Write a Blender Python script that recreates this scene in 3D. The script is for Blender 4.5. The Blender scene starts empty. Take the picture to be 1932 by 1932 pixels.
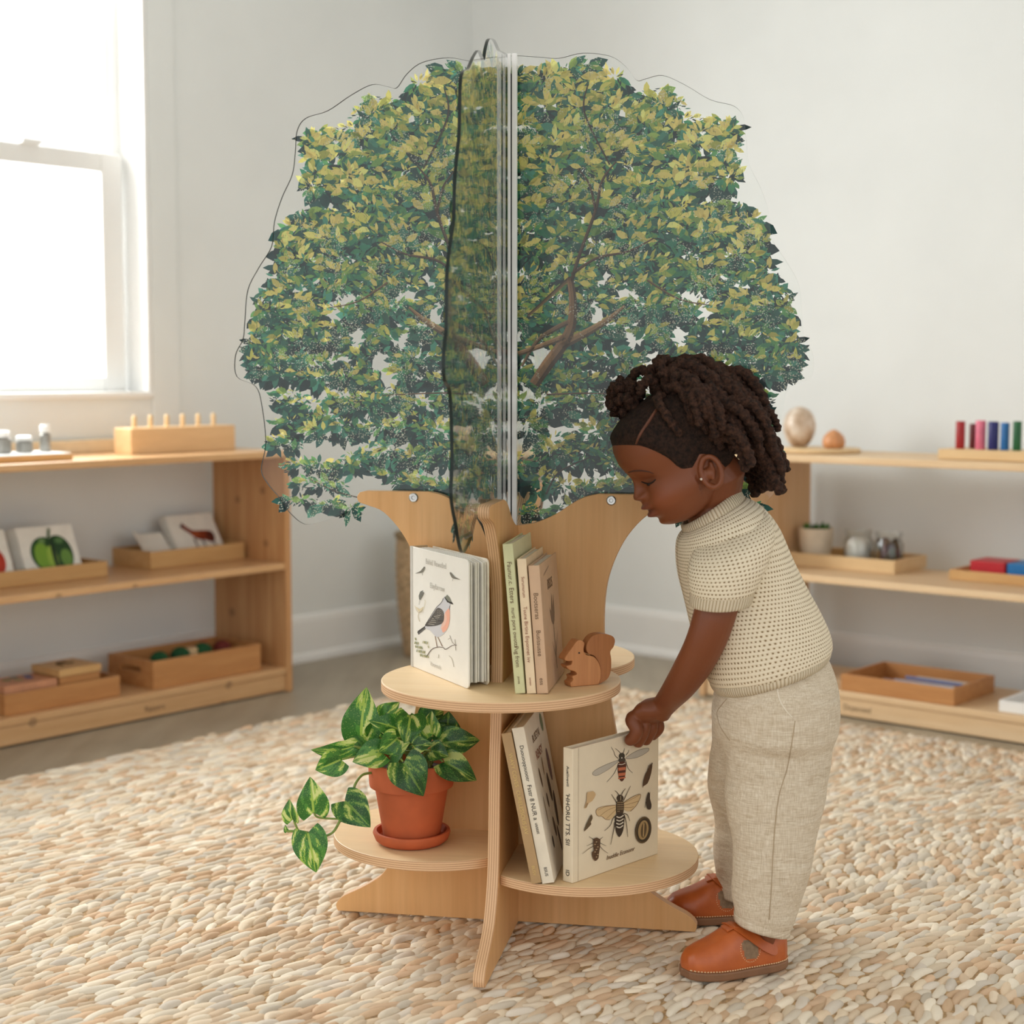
import bpy, bmesh, math, random
import numpy as np
from mathutils import Vector, Matrix, noise as mnoise
from mathutils.bvhtree import BVHTree
random.seed(7); rng = np.random.default_rng(11)
sc = bpy.context.scene
COL = sc.collection
# ------------------------------------------------------------------ camera
FPX = 3029.0; PITCH = math.atan(269/3029.0); CAMH = 0.9
cam = bpy.data.cameras.new('camera'); camo = bpy.data.objects.new('camera', cam); COL.objects.link(camo)
cam.sensor_width = 36; cam.lens = 36*FPX/1932
camo.location = (0, 0, CAMH); camo.rotation_euler = (math.pi/2-PITCH, 0, 0)
cam.dof.use_dof = True; cam.dof.focus_distance = 2.5; cam.dof.aperture_fstop = 3.2
cam.clip_start = .05
sc.camera = camo
# ------------------------------------------------------------------ room frame
_F = np.array([0, math.cos(PITCH), -math.sin(PITCH)]); _U = np.array([0, math.sin(PITCH), math.cos(PITCH)])
_O = np.array([0, 0, CAMH])
def ray(x, y): return _F*FPX + np.array([1., 0, 0])*(x-966) - _U*(y-966)
def onz(x, y, z=0.):
    d = ray(x, y); return _O + d*((z-CAMH)/d[2])
def onplane(x, y, p, n):
    d = ray(x, y); return _O + d*(np.dot(np.array(p)-_O, n)/np.dot(d, n))
def ony(x, y, Y): return onplane(x, y, np.array([0, Y, 0.]), np.array([0, 1., 0]))
FLOORZ = -0.012
uu = np.array([0.64840634, 0.76129444, 0.]); vv = np.array([0.76129444, -0.64840634, 0.])   # along left wall / along right wall
LF = onz(553, 1304, FLOORZ); RF = onz(1318, 1312, FLOORZ)
LGAP, RGAP = .335, .44
CORNER = uu*(np.dot(RF, uu)+RGAP) + vv*(np.dot(LF, vv)-LGAP)
ANG_L = math.atan2(uu[1], uu[0]); ANG_R = math.atan2(vv[1], vv[0])
def room(s, t, z=0.): return CORNER - uu*s + vv*t + np.array([0, 0, z])
def st(p):
    q = np.array(p)-CORNER; return -np.dot(q, uu), np.dot(q, vv)
# ------------------------------------------------------------------ light, world, exposure
w = bpy.data.worlds.new('world'); sc.world = w; w.use_nodes = True
bg = w.node_tree.nodes['Background']; bg.inputs[0].default_value = (.975, .985, .975, 1); bg.inputs[1].default_value = 1.10
def area(name, loc, target, sx, sy, power, color=(1, 1, 1)):
    l = bpy.data.lights.new(name, 'AREA'); l.shape = 'RECTANGLE'; l.size = sx; l.size_y = sy; l.energy = power; l.color = color
    o = bpy.data.objects.new(name, l); COL.objects.link(o); o.location = loc
    o.rotation_euler = (Vector(target)-Vector(loc)).to_track_quat('-Z', 'Y').to_euler(); return o
area('daylight_window', room(1.95, -.42, 1.55), room(2.4, 2.2, .45), 1.5, 1.5, 98, (.975, .985, .98))
area('daylight_side_window', room(4.6, .12, 1.5), room(3.6, 2.2, .4), 1.6, 1.5, 14, (1, .985, .96))
sc.view_settings.view_transform = 'Standard'; sc.view_settings.look = 'None'
sc.view_settings.gamma = 1; sc.view_settings.exposure = 0.39; sc.view_settings.use_curve_mapping = False
sc.cycles.max_bounces = 10; sc.cycles.transparent_max_bounces = 24
sc.cycles.caustics_reflective = False; sc.cycles.caustics_refractive = False
sc.cycles.use_denoising = True
# ------------------------------------------------------------------ helpers: colour, materials
def lin(c):
    return tuple(((k/255)/12.92 if k/255 <= .04045 else ((k/255+.055)/1.055)**2.4) for k in c)
def L4(c): return (*lin(c), 1)
class NT:
    def __init__(s, name):
        s.m = bpy.data.materials.new(name); s.m.use_nodes = True; s.t = s.m.node_tree
        s.b = s.t.nodes['Principled BSDF']; s.out = s.t.nodes['Material Output']
    def n(s, ty, **kw):
        x = s.t.nodes.new(ty)
        for k, v in kw.items(): setattr(x, k, v)
        return x
    def l(s, a, b): s.t.links.new(a, b)
    def coord(s, kind='Object', scale=(1, 1, 1), rot=(0, 0, 0)):
        c = s.n('ShaderNodeTexCoord'); m = s.n('ShaderNodeMapping'); s.l(c.outputs[kind], m.inputs[0])
        m.inputs['Scale'].default_value = scale; m.inputs['Rotation'].default_value = rot; return m.outputs[0]
    def noise(s, vec, scale, detail=3, rough=.55, dist=0):
        x = s.n('ShaderNodeTexNoise'); s.l(vec, x.inputs['Vector']); x.inputs['Scale'].default_value = scale
        x.inputs['Detail'].default_value = detail; x.inputs['Roughness'].default_value = rough; x.inputs['Distortion'].default_value = dist
        return x.outputs['Fac']
    def ramp(s, fac, stops):
        x = s.n('ShaderNodeValToRGB'); s.l(fac, x.inputs[0]); e = x.color_ramp.elements
        while len(e) < len(stops): e.new(.5)
        for i, (p, c) in enumerate(stops): e[i].position = p; e[i].color = L4(c)
        return x.outputs[0]
    def math(s, op, a, b=None, c=None):
        x = s.n('ShaderNodeMath', operation=op)
        for i, q in enumerate((a, b, c)):
            if q is None: continue
            if isinstance(q, (int, float)): x.inputs[i].default_value = q
            else: s.l(q, x.inputs[i])
        return x.outputs[0]
    def mix(s, fac, a, b, mode='MIX'):
        x = s.n('ShaderNodeMix', data_type='RGBA', blend_type=mode)
        for i, q in ((0, fac), (6, a), (7, b)):
            if isinstance(q, (int, float)): x.inputs[i].default_value = q
            elif isinstance(q, tuple): x.inputs[i].default_value = q
            else: s.l(q, x.inputs[i])
        return x.outputs[2]
    def bump(s, h, strength=.3, dist=.002):
        x = s.n('ShaderNodeBump'); s.l(h, x.inputs['Height']); x.inputs['Strength'].default_value = strength
        x.inputs['Distance'].default_value = dist; s.l(x.outputs[0], s.b.inputs['Normal'])
    def base(s, c):
        if isinstance(c, tuple): s.b.inputs['Base Color'].default_value = c
        else: s.l(c, s.b.inputs['Base Color'])
    def rough(s, r): s.b.inputs['Roughness'].default_value = r; return s
def plain(name, c, rough=.5, var=.06, scale=30, metal=0, spec=.5, bump=0, bscale=200):
    t = NT(name); v = t.coord('Object')
    n = t.noise(v, scale, 3)
    lo = tuple(max(0, k*(1-var)) for k in c); hi = tuple(min(255, k*(1+var)) for k in c)
    t.base(t.ramp(n, [(.3, lo), (.7, hi)])); t.rough(rough); t.b.inputs['Metallic'].default_value = metal
    t.b.inputs['Specular IOR Level'].default_value = spec
    if bump: t.bump(t.noise(v, bscale, 2), bump, .001)
    return t.m
def wood(name, c1, c2, axis='X', rough=.45, fine=1.0, knots=False, bump=.05):
    t = NT(name); sc_ = {'X': (1.2, 22, 22), 'Y': (22, 1.2, 22), 'Z': (22, 22, 1.2)}[axis]
    v = t.coord('Object', tuple(k*fine for k in sc_))
    a = t.noise(v, 1.6, 4, .6, .6)
    col = t.ramp(a, [(.25, c2), (.5, tuple((p+q)/2 for p, q in zip(c1, c2))), (.72, c1)])
    v2 = t.coord('Object', tuple(k*fine*5 for k in sc_)); b = t.noise(v2, 2, 2)
    col = t.mix(.16, col, t.ramp(b, [(.3, tuple(k*.82 for k in c2)), (.7, c1)]))
    if knots:
        vk = t.coord('Object', (9, 9, 9)); k = t.n('ShaderNodeTexVoronoi'); t.l(vk, k.inputs['Vector']); k.inputs['Scale'].default_value = .8
        kf = t.math('LESS_THAN', k.outputs['Distance'], .09)
        col = t.mix(t.math('MULTIPLY', kf, .5), col, L4(tuple(q*.6 for q in c2)))
    t.base(col); t.rough(rough); t.bump(b, bump, .001); t.b.inputs['Specular IOR Level'].default_value = .35
    return t.m
def ply_edge(name, axis, period, c1=(230, 192, 150), c2=(192, 146, 108)):
    t = NT(name); v = t.coord('Object'); sp = t.n('ShaderNodeSeparateXYZ'); t.l(v, sp.inputs[0])
    q = t.math('FRACT', t.math('DIVIDE', sp.outputs[axis], period)); st_ = t.math('GREATER_THAN', q, .58)
    n = t.noise(t.coord('Object', (40, 40, 40)), 3, 2)
    col = t.mix(st_, L4(c1), L4(c2)); col = t.mix(t.math('MULTIPLY', n, .25), col, L4((200, 160, 125)))
    t.base(col); t.rough(.55); return t.m
def vcol(name, rough=.5, spec=.4, trans=0, bump=0, bscale=300):
    t = NT(name); a = t.n('ShaderNodeVertexColor', layer_name='Col'); t.base(a.outputs[0]); t.rough(rough)
    t.b.inputs['Specular IOR Level'].default_value = spec
    if bump: t.bump(t.noise(t.coord('Object'), bscale, 2), bump, .001)
    if trans:
        tr = t.n('ShaderNodeBsdfTranslucent'); t.l(a.outputs[0], tr.inputs[0]); mx = t.n('ShaderNodeMixShader'); mx.inputs[0].default_value = trans
        t.l(t.b.outputs[0], mx.inputs[1]); t.l(tr.outputs[0], mx.inputs[2]); t.l(mx.outputs[0], t.out.inputs[0])
    return t.m
def clear(name, tint=(1, 1, 1), gloss=.06, rough=.03, blend=.12):
    t = NT(name); tr = t.n('ShaderNodeBsdfTransparent'); tr.inputs[0].default_value = (*tint, 1)
    g = t.n('ShaderNodeBsdfGlossy'); g.inputs['Roughness'].default_value = rough
    lw = t.n('ShaderNodeLayerWeight'); lw.inputs[0].default_value = blend
    f = t.math('ADD', t.math('MULTIPLY', lw.outputs['Fresnel'], .55), gloss)
    mx = t.n('ShaderNodeMixShader'); t.l(f, mx.inputs[0]); t.l(tr.outputs[0], mx.inputs[1]); t.l(g.outputs[0], mx.inputs[2])
    t.l(mx.outputs[0], t.out.inputs[0]); return t.m
# ------------------------------------------------------------------ helpers: objects
def thing(name, label, cat, loc=(0, 0, 0), rotz=0, group=None):
    o = bpy.data.objects.new(name, None); COL.objects.link(o); o.empty_display_size = .05
    o.location = loc; o.rotation_euler = (0, 0, rotz); o['label'] = label; o['category'] = cat
    if group: o['group'] = group
    return o
def tag(o, label, cat, group=None):
    o['label'] = label; o['category'] = cat
    if group: o['group'] = group
    return o
class MB:
    def __init__(s): s.v = []; s.f = []; s.c = []; s.mi = []; s.uv = []
    def add(s, vs, fs, col=(255, 255, 255), mi=0, uvs=None):
        o = len(s.v); s.v += [tuple(map(float, p)) for p in vs]
        s.uv += (uvs if uvs else [(0, 0)]*len(vs))
        for q in fs: s.f.append([k+o for k in q]); s.c.append(col); s.mi.append(mi)
        return s
    def box(s, x0, x1, y0, y1, z0, z1, col=(255, 255, 255), mi=0, M=None):
        v = [(x, y, z) for z in (z0, z1) for y in (y0, y1) for x in (x0, x1)]
        if M is not None: v = [tuple(M @ Vector(p)) for p in v]
        return s.add(v, [(0, 2, 3, 1), (4, 5, 7, 6), (0, 1, 5, 4), (2, 6, 7, 3), (0, 4, 6, 2), (1, 3, 7, 5)], col, mi)
    def prism(s, pts, a, b, plane='XZ', col=(255, 255, 255), mi=0, emi=None, M=None):
        n = len(pts)
        def P(p, d): return {'XZ': (p[0], d, p[1]), 'XY': (p[0], p[1], d), 'YZ': (d, p[0], p[1])}[plane]
        v = [P(p, a) for p in pts] + [P(p, b) for p in pts]
        if M is not None: v = [tuple(M @ Vector(p)) for p in v]
        s.add(v, [list(range(n)), list(range(2*n-1, n-1, -1))], col, mi)
        o = len(s.v)-2*n
        for i in range(n):
            j = (i+1) % n; s.f.append([o+i, o+n+i, o+n+j, o+j]); s.c.append(col); s.mi.append(mi if emi is None else emi)
        return s
    def loft(s, rings, cap=True, col=(255, 255, 255), mi=0, close=True, uv=False):
        n = len(rings[0]); v = [p for r in rings for p in r]; fs = []
        for i in range(len(rings)-1):
            for k in range(n if close else n-1):
                kk = (k+1) % n; fs.append((i*n+k, i*n+kk, (i+1)*n+kk, (i+1)*n+k))
        if cap: fs.append(list(range(n))[::-1]); fs.append([(len(rings)-1)*n+k for k in range(n)])
        return s.add(v, fs, col, mi)
    def tube(s, path, rad, n=10, col=(255, 255, 255), mi=0, cap=True, flat=1.0):
        path = [np.array(p, float) for p in path]; m = len(path)
        if isinstance(rad, (int, float)): rad = [rad]*m
        T = [path[min(i+1, m-1)]-path[max(i-1, 0)] for i in range(m)]; T = [t/(np.linalg.norm(t)+1e-9) for t in T]
        nrm = np.cross(T[0], [0, 0, 1.]);
        if np.linalg.norm(nrm) < 1e-3: nrm = np.cross(T[0], [1., 0, 0])
        nrm /= np.linalg.norm(nrm); rings = []
        for i in range(m):
            nrm = nrm - T[i]*np.dot(nrm, T[i]); nrm /= np.linalg.norm(nrm)+1e-9; bn = np.cross(T[i], nrm)
            rings.append([path[i]+rad[i]*(nrm*math.cos(2*math.pi*k/n)+flat*bn*math.sin(2*math.pi*k/n)) for k in range(n)])
        return s.loft(rings, cap, col, mi)
    def lathe(s, prof, n=32, c=(0, 0, 0), col=(255, 255, 255), mi=0, sx=1, sy=1):
        rings = [[(c[0]+sx*r*math.cos(2*math.pi*k/n), c[1]+sy*r*math.sin(2*math.pi*k/n), c[2]+z) for k in range(n)] for r, z in prof]
        return s.loft(rings, True, col, mi)
    def ball(s, c, r, col=(255, 255, 255), mi=0, n=16, M=None):
        r = r if isinstance(r, tuple) else (r, r, r); rings = []
        for i in range(1, n):
            a = math.pi*i/n
            rings.append([np.array((r[0]*math.sin(a)*math.cos(2*math.pi*k/(2*n)), r[1]*math.sin(a)*math.sin(2*math.pi*k/(2*n)), -r[2]*math.cos(a))) for k in range(2*n)])
        if M is not None: rings = [[np.array(M @ Vector(p)) for p in q] for q in rings]
        rings = [[p+np.array(c) for p in q] for q in rings]
        return s.loft(rings, True, col, mi)
    def poly(s, pts, f, col, mi=0):
        v = [f(*p) for p in pts]; return s.add(v, [list(range(len(v)))], col, mi)
    def mesh(s, name):
        me = bpy.data.meshes.new(name); me.from_pydata(s.v, [], s.f); me.update()
        return me
    def build(s, name, mats, parent=None, smooth=False, bevel=0, sub=0, colors=True, angle=None):
        me = s.mesh(name); o = bpy.data.objects.new(name, me); COL.objects.link(o)
        for m in (mats if isinstance(mats, (list, tuple)) else [mats]): me.materials.append(m)
        me.polygons.foreach_set('material_index', s.mi)
        if colors:
            at = me.color_attributes.new('Col', 'FLOAT_COLOR', 'CORNER'); arr = []
            for f, c in zip(s.f, s.c): arr += list(L4(c))*len(f)
            at.data.foreach_set('color', arr)
        if any(u != (0, 0) for u in s.uv):
            ul = me.uv_layers.new(name='UVMap'); li = np.empty(len(me.loops), int); me.loops.foreach_get('vertex_index', li)
            ul.data.foreach_set('uv', np.array(s.uv, float)[li].ravel())
        if smooth: me.polygons.foreach_set('use_smooth', [True]*len(s.f))
        if angle is not None: me.set_sharp_from_angle(angle=angle)
        if parent: o.parent = parent
        if bevel:
            b = o.modifiers.new('bevel', 'BEVEL'); b.width = bevel; b.segments = 2; b.limit_method = 'ANGLE'; b.angle_limit = .7
            b.use_clamp_overlap = True
        if sub: q = o.modifiers.new('sub', 'SUBSURF'); q.levels = sub; q.render_levels = sub
        return o
def struct(o): o['kind'] = 'structure'; return o
def cr(pts, k=6, closed=False):
    P = [np.array(p, float) for p in pts]; n = len(P); out = []
    R = range(n if closed else n-1)
    for i in R:
        if closed: a, b, c, d = P[i-1], P[i], P[(i+1) % n], P[(i+2) % n]
        else: a, b, c, d = P[max(i-1, 0)], P[i], P[i+1], P[min(i+2, n-1)]
        for j in range(k):
            t = j/k; out.append(.5*((2*b)+(-a+c)*t+(2*a-5*b+4*c-d)*t*t+(-a+3*b-3*c+d)*t**3))
    if not closed: out.append(P[-1])
    return out
def lerp_tab(tab, x):
    a = np.array(tab, float); a = a[np.argsort(a[:, 0])]
    return [np.interp(x, a[:, 0], a[:, k]) for k in range(1, a.shape[1])]
def text_part(name, s, size, M, mat, parent, align='CENTER', shear=0):
    c = bpy.data.curves.new(name, 'FONT'); c.body = s; c.size = size; c.align_x = align; c.align_y = 'CENTER'; c.extrude = .00012; c.shear = shear
    o = bpy.data.objects.new(name, c); COL.objects.link(o)
    dg = bpy.context.evaluated_depsgraph_get(); me = bpy.data.meshes.new_from_object(o.evaluated_get(dg))
    bpy.data.objects.remove(o); q = bpy.data.objects.new(name, me); COL.objects.link(q)
    me.materials.clear(); me.materials.append(mat); me.transform(M); q.parent = parent; return q
def np_mesh(name, V, F, mats, fcol=None, parent=None, smooth=True):
    me = bpy.data.meshes.new(name); nf, k = F.shape
    me.vertices.add(len(V)); me.vertices.foreach_set('co', V.astype(np.float32).ravel())
    me.loops.add(nf*k); me.loops.foreach_set('vertex_index', F.astype(np.int32).ravel())
    me.polygons.add(nf); me.polygons.foreach_set('loop_start', np.arange(0, nf*k, k, dtype=np.int32))
    me.update(calc_edges=True); me.validate()
    for m in (mats if isinstance(mats, list) else [mats]): me.materials.append(m)
    if fcol is not None:
        at = me.color_attributes.new('Col', 'FLOAT_COLOR', 'CORNER')
        c4 = np.ones((nf, 4), np.float32); c4[:, :3] = fcol; at.data.foreach_set('color', np.repeat(c4, k, 0).ravel())
    if smooth: me.polygons.foreach_set('use_smooth', [True]*nf)
    o = bpy.data.objects.new(name, me); COL.objects.link(o)
    if parent: o.parent = parent
    return o
def slin(a): a = np.asarray(a, float)/255; return np.where(a <= .04045, a/12.92, ((a+.055)/1.055)**2.4)
def remesh(o, voxel, smooth=2, fac=.5):
    m = o.modifiers.new('r', 'REMESH'); m.mode = 'VOXEL'; m.voxel_size = voxel
    if smooth: q = o.modifiers.new('s', 'SMOOTH'); q.iterations = smooth; q.factor = fac
    dg = bpy.context.evaluated_depsgraph_get(); me = bpy.data.meshes.new_from_object(o.evaluated_get(dg))
    mats = list(o.data.materials); old = o.data; o.modifiers.clear(); o.data = me; me.name = old.name + '_surface'; bpy.data.meshes.remove(old)
    me.materials.clear()
    for k in mats: me.materials.append(k)
    me.polygons.foreach_set('use_smooth', [True]*len(me.polygons)); return o
# ------------------------------------------------------------------ materials
M_wall = plain('wall_paint', (231, 234, 233), .7, .012, 3, bump=.06, bscale=260)
M_white = plain('white_paint', (240, 240, 238), .45, .01, 5)
M_ceil = plain('ceiling_paint', (240, 239, 236), .8, .01, 4)
def floor_mat():
    t = NT('floor_concrete'); v = t.coord('Object', (1, 1, 1)); a = t.noise(v, 1.4, 4, .6, .4); b = t.noise(t.coord('Object', (14, 2, 1), (0, 0, ANG_R)), 1.2, 3)
    col = t.mix(.35, t.ramp(a, [(.3, (146, 134, 114)), (.7, (180, 170, 150))]), t.ramp(b, [(.3, (130, 114, 94)), (.7, (184, 174, 154))]))
    t.base(col); t.rough(.42); return t.m
M_floor = floor_mat()
M_pine = wood('pine_long', (226, 186, 140), (204, 156, 108), 'X', .30, knots=True)
M_pinez = wood('pine_upright', (218, 172, 122), (188, 134, 86), 'Z', knots=True)
M_tray = wood('tray_wood', (222, 182, 126), (202, 154, 98), 'X', fine=1.6)
M_tray2 = wood('crate_wood', (206, 152, 98), (178, 120, 70), 'X', fine=1.6)
M_pale = wood('pale_wood', (236, 206, 160), (222, 186, 136), 'X', fine=1.8)
M_birch = wood('birch_face', (234, 188, 134), (218, 166, 108), 'Z', fine=.55, bump=.03)
M_birchx = wood('birch_shelf', (242, 214, 172), (234, 200, 152), 'X', fine=.5, bump=.03)
M_edgeY = ply_edge('ply_edge_upright', 'Y', .0036); M_edgeZ = ply_edge('ply_edge_shelf', 'Z', .0034)
M_paint = vcol('print_ink', .5, .4)
M_paper = plain('paper_white', (240, 238, 230), .6, .02)
M_pages = NT('page_block'); _v = M_pages.coord('Object'); _s = M_pages.n('ShaderNodeSeparateXYZ'); M_pages.l(_v, _s.inputs[0])
M_pages.base(M_pages.mix(M_pages.math('GREATER_THAN', M_pages.math('FRACT', M_pages.math('DIVIDE', _s.outputs['Y'], .0016)), .6), L4((238, 232, 220)), L4((196, 186, 170)))); M_pages.rough(.7); M_pages = M_pages.m
M_ink = plain('black_ink', (46, 38, 32), .6, .05); M_inkgrey = plain('grey_ink', (206, 202, 194), .6, .03); M_inkred = plain('red_ink', (150, 92, 66), .6, .05)
M_gold = plain('gold_foil', (214, 186, 120), .4, .05); M_inkbrown = plain('brown_ink', (110, 84, 58), .6, .05)
M_steel = plain('brushed_steel', (190, 190, 188), .3, .04, metal=1)
M_terra = plain('terracotta', (186, 92, 52), .75, .07, 14, bump=.08, bscale=300)
M_soil = plain('potting_soil', (44, 30, 22), .95, .4, 200, bump=.9, bscale=160)
M_glass = clear('jar_glass', (.97, .98, .972), .045, .02, .16); M_pane = clear('window_glass', (.99, .995, .99), .02, .02, .08)
# ------------------------------------------------------------------ setting
def rm(mb, s0, s1, t0, t1, z0, z1):
    P = [room(s, t, z) for z in (z0, z1) for t in (t0, t1) for s in (s0, s1)]
    mb.add(P, [(0, 2, 3, 1), (4, 5, 7, 6), (0, 1, 5, 4), (2, 6, 7, 3), (0, 4, 6, 2), (1, 3, 7, 5)])
CE = 2.5; BIG = 6.2; WS0, WS1, WZ0, WZ1 = 1.357, 2.45, .824, 2.15
mb = MB(); rm(mb, -.15, BIG, -.15, BIG, FLOORZ-.05, FLOORZ); struct(mb.build('floor', M_floor))
mb = MB(); rm(mb, -.15, BIG, -.15, BIG, CE, CE+.05); struct(mb.build('ceiling', M_ceil))
mb = MB()
rm(mb, -.15, WS0, -.15, 0, FLOORZ, CE); rm(mb, WS1, BIG, -.15, 0, FLOORZ, CE); rm(mb, WS0, WS1, -.15, 0, FLOORZ, WZ0); rm(mb, WS0, WS1, -.15, 0, WZ1, CE)
struct(mb.build('wall_left', M_wall))
mb = MB(); rm(mb, -.15, 0, 0, BIG, FLOORZ, CE); struct(mb.build('wall_right', M_wall))
for nm, left in (('baseboard_left', True), ('baseboard_right', False)):
    mb = MB()
    prof = [(0, 0), (.026, 0), (.026, .012), (.020, .024), (.014, .028), (.014, .125), (.010, .140), (0, .146)]
    ends = ((0.016, BIG) if left else (0, BIG)); rings = []
    for e in ends:
        rings.append([(room(e, d, FLOORZ+h) if left else room(d, e, FLOORZ+h)) for d, h in prof])
    mb.loft(rings, True); struct(mb.build(nm, M_white, bevel=0))
mb = MB(); rm(mb, 1.262, WS0-.001, .0, .008, .70, CE); struct(mb.build('trim_1', M_wall, bevel=.003))
# window: frame, two sashes, panes (each sash its own part)
mb = MB()
J = .016
rm(mb, WS0, WS0+J, -.15, .008, WZ0, WZ1); rm(mb, WS1-J, WS1, -.15, .008, WZ0, WZ1); rm(mb, WS0, WS1, -.15, .012, WZ0-.004, WZ0+.014); rm(mb, WS0, WS1, -.15, .008, WZ1-J, WZ1)
rm(mb, WS0+J, WS0+J+.03, -.15, -.105, WZ0+.014, WZ1-J); rm(mb, WS1-J-.03, WS1-J, -.15, -.105, WZ0+.014, WZ1-J)
win = struct(mb.build('window_1', M_white, bevel=.003))
def sash(nm, z0, z1, t0, t1, st_w, rb, rt):
    mb = MB(); a, b = WS0+J+.02, WS1-J-.02
    rm(mb, a, a+st_w, t0, t1, z0, z1); rm(mb, b-st_w, b, t0, t1, z0, z1); rm(mb, a+st_w, b-st_w, t0, t1, z0, z0+rb); rm(mb, a+st_w, b-st_w, t0, t1, z1-rt, z1)
    o = mb.build(nm, M_white, win, bevel=.004)
    mb = MB(); rm(mb, a+st_w-.004, b-st_w+.004, (t0+t1)/2-.002, (t0+t1)/2+.002, z0+rb-.004, z1-rt+.004); mb.build('pane', M_pane, o)
sash('lower_sash', WZ0+.014, 1.50, -.10, -.068, .07, .042, .055); sash('upper_sash', 1.46, WZ1-J, -.142, -.112, .055, .045, .045)
mb = MB(); rm(mb, 1.66, 1.72, -.075, -.05, 1.498, 1.512); mb.build('sash_lock', M_white, win, bevel=.003)
# ------------------------------------------------------------------ rug
def make_rug():
    pe = onz(0, 1468); t0 = st(pe)[1]; s0 = st(onz(1330, 1318))[0]
    T1, S1 = t0+2.9, s0+3.0
    root = thing('rug', 'chunky braided natural jute rug covering the floor under the tree bookcase and child', 'rug', room(s0, t0, 0), ANG_L)
    # local x = along u, i.e. s = s0 - x ; local y = -v, i.e. t = t0 - y
    mb = MB(); mb.box(-(S1-s0), 0, -(T1-t0), 0, FLOORZ, -.0078)
    mb.build('rug_backing', plain('jute_backing', (176, 146, 108), .95, .2, 120, bump=.8, bscale=120), root)
    pitch, ln = .0165, .034
    n_r = int((T1-t0)/pitch); n_c = int((S1-s0)/ln)
    I, Jx = np.meshgrid(np.arange(n_r), np.arange(n_c), indexing='ij')
    I = I.ravel().astype(float); Jx = Jx.ravel().astype(float)
    x = -(Jx+.5+.5*(I % 2)+rng.uniform(-.22, .22, I.size))*ln; y = -(I+.5+rng.uniform(-.12, .12, I.size))*pitch + .006*np.sin(x*9+I*.13)
    P = room(0, 0)[None, :2]-uu[None, :2]*(s0-x)[:, None]+vv[None, :2]*(t0-y)[:, None]
    keep = (P[:, 1] > 1.75) & (np.abs(P[:, 0]) < .345*P[:, 1]+.28) & (x < -.004) & (y < -.004)
    x, y, I = x[keep], y[keep], I[keep]; N = x.size
    nu, nv = 8, 6
    U_, V_ = np.meshgrid(np.linspace(-1, 1, nu), np.linspace(-1, 1, nv), indexing='ij'); U_, V_ = U_.ravel(), V_.ravel()
    # pillow-like stitch: rounded outline, domed top
    wv = np.sqrt(np.clip(1-np.abs(U_)**2.6, 0, 1))*.92+.08
    bx = U_; by = V_*wv; bz = (np.clip(1-np.abs(U_)**3.2, 0, 1)*np.clip(1-np.abs(V_)**2.2, 0, 1))**.55
    L = .5*ln*rng.uniform(1.15, 2.1, N); Wd = .5*pitch*rng.uniform(1.02, 1.5, N); Hh = rng.uniform(.0060, .0102, N)
    an = rng.normal(.05, .17, N)+np.where(I % 2 == 0, .10, -.10)+.18*np.sin(x*5+y*7); sk = rng.normal(0, .55, N)
    lx = bx[None]*L[:, None]; ly = by[None]*Wd[:, None] + sk[:, None]*Wd[:, None]*(bx[None]**2-.5)
    ca, sa = np.cos(an)[:, None], np.sin(an)[:, None]
    V = np.stack([x[:, None]+lx*ca-ly*sa, y[:, None]+lx*sa+ly*ca, -.0108+bz[None]*Hh[:, None]], -1).reshape(-1, 3)
    q = []
    for i in range(nu-1):
        for j in range(nv-1): q.append((i*nv+j, (i+1)*nv+j, (i+1)*nv+j+1, i*nv+j+1))
    q = np.array(q); F = (q[None]+(np.arange(N)*nu*nv)[:, None, None]).reshape(-1, 4)
    pal = np.array([(236, 222, 200), (230, 212, 186), (224, 202, 174), (232, 214, 190), (220, 196, 168), (226, 214, 198), (208, 178, 146), (240, 228, 208), (214, 202, 184), (222, 190, 158)])
    ci = rng.integers(0, len(pal), N); c = slin(pal[ci]*rng.uniform(.93, 1.05, N)[:, None])
    np_mesh('braided_strands', V, F, vcol('jute', .85, .2, bump=.5, bscale=420), np.repeat(np.clip(c, 0, 1), len(q), 0), root)['kind'] = 'stuff'
make_rug()
# ------------------------------------------------------------------ low shelving units
M_pineR = wood('lit_pine_long', (234, 206, 168), (222, 186, 142), 'X', knots=True); M_pineRz = wood('lit_pine_upright', (226, 190, 148), (208, 164, 118), 'Z', knots=True)  # same pine made paler: stronger light on the right unit put into colour
def shelf_unit(name, label, loc, ang, x0, x1, depth, uprights, mark, mark_x, back_rail, mh=M_pine, mv=M_pinez):
    r = thing(name, label, 'shelf', loc, ang)
    B = lambda nm, a, m=mh: MB().box(*a).build(nm, m, r, bevel=.003)
    Z = -FLOORZ
    B('top_board', (x0, x1, -.004, depth, .667, .686)); 
    B('middle_board', (x0+.02, x1-.02, .004, depth, .362+FLOORZ, .381+FLOORZ)); B('bottom_board', (x0+.02, x1-.02, .004, depth, .052, .0705))
    B('plinth', (x0+.02, x1-.02, .008, .026, .004, .052))
    for k in uprights: B('side_panel', (k, k+.019, 0, depth, 0, .667), mv)
    if back_rail: B('back_rail', (x0, x1-.25, depth-.014, depth, .686, .722), plain('pale_rail', (238, 220, 188), .5, .03))
    text_part('maker_mark', mark, .02, Matrix.Translation((mark_x, .0075, .028)) @ Matrix.Rotation(math.pi/2, 4, 'X'), M_inkbrown, r)
    return r
ZT, ZM, ZB = .6864+FLOORZ, .3814+2*FLOORZ, .0709+FLOORZ
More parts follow.
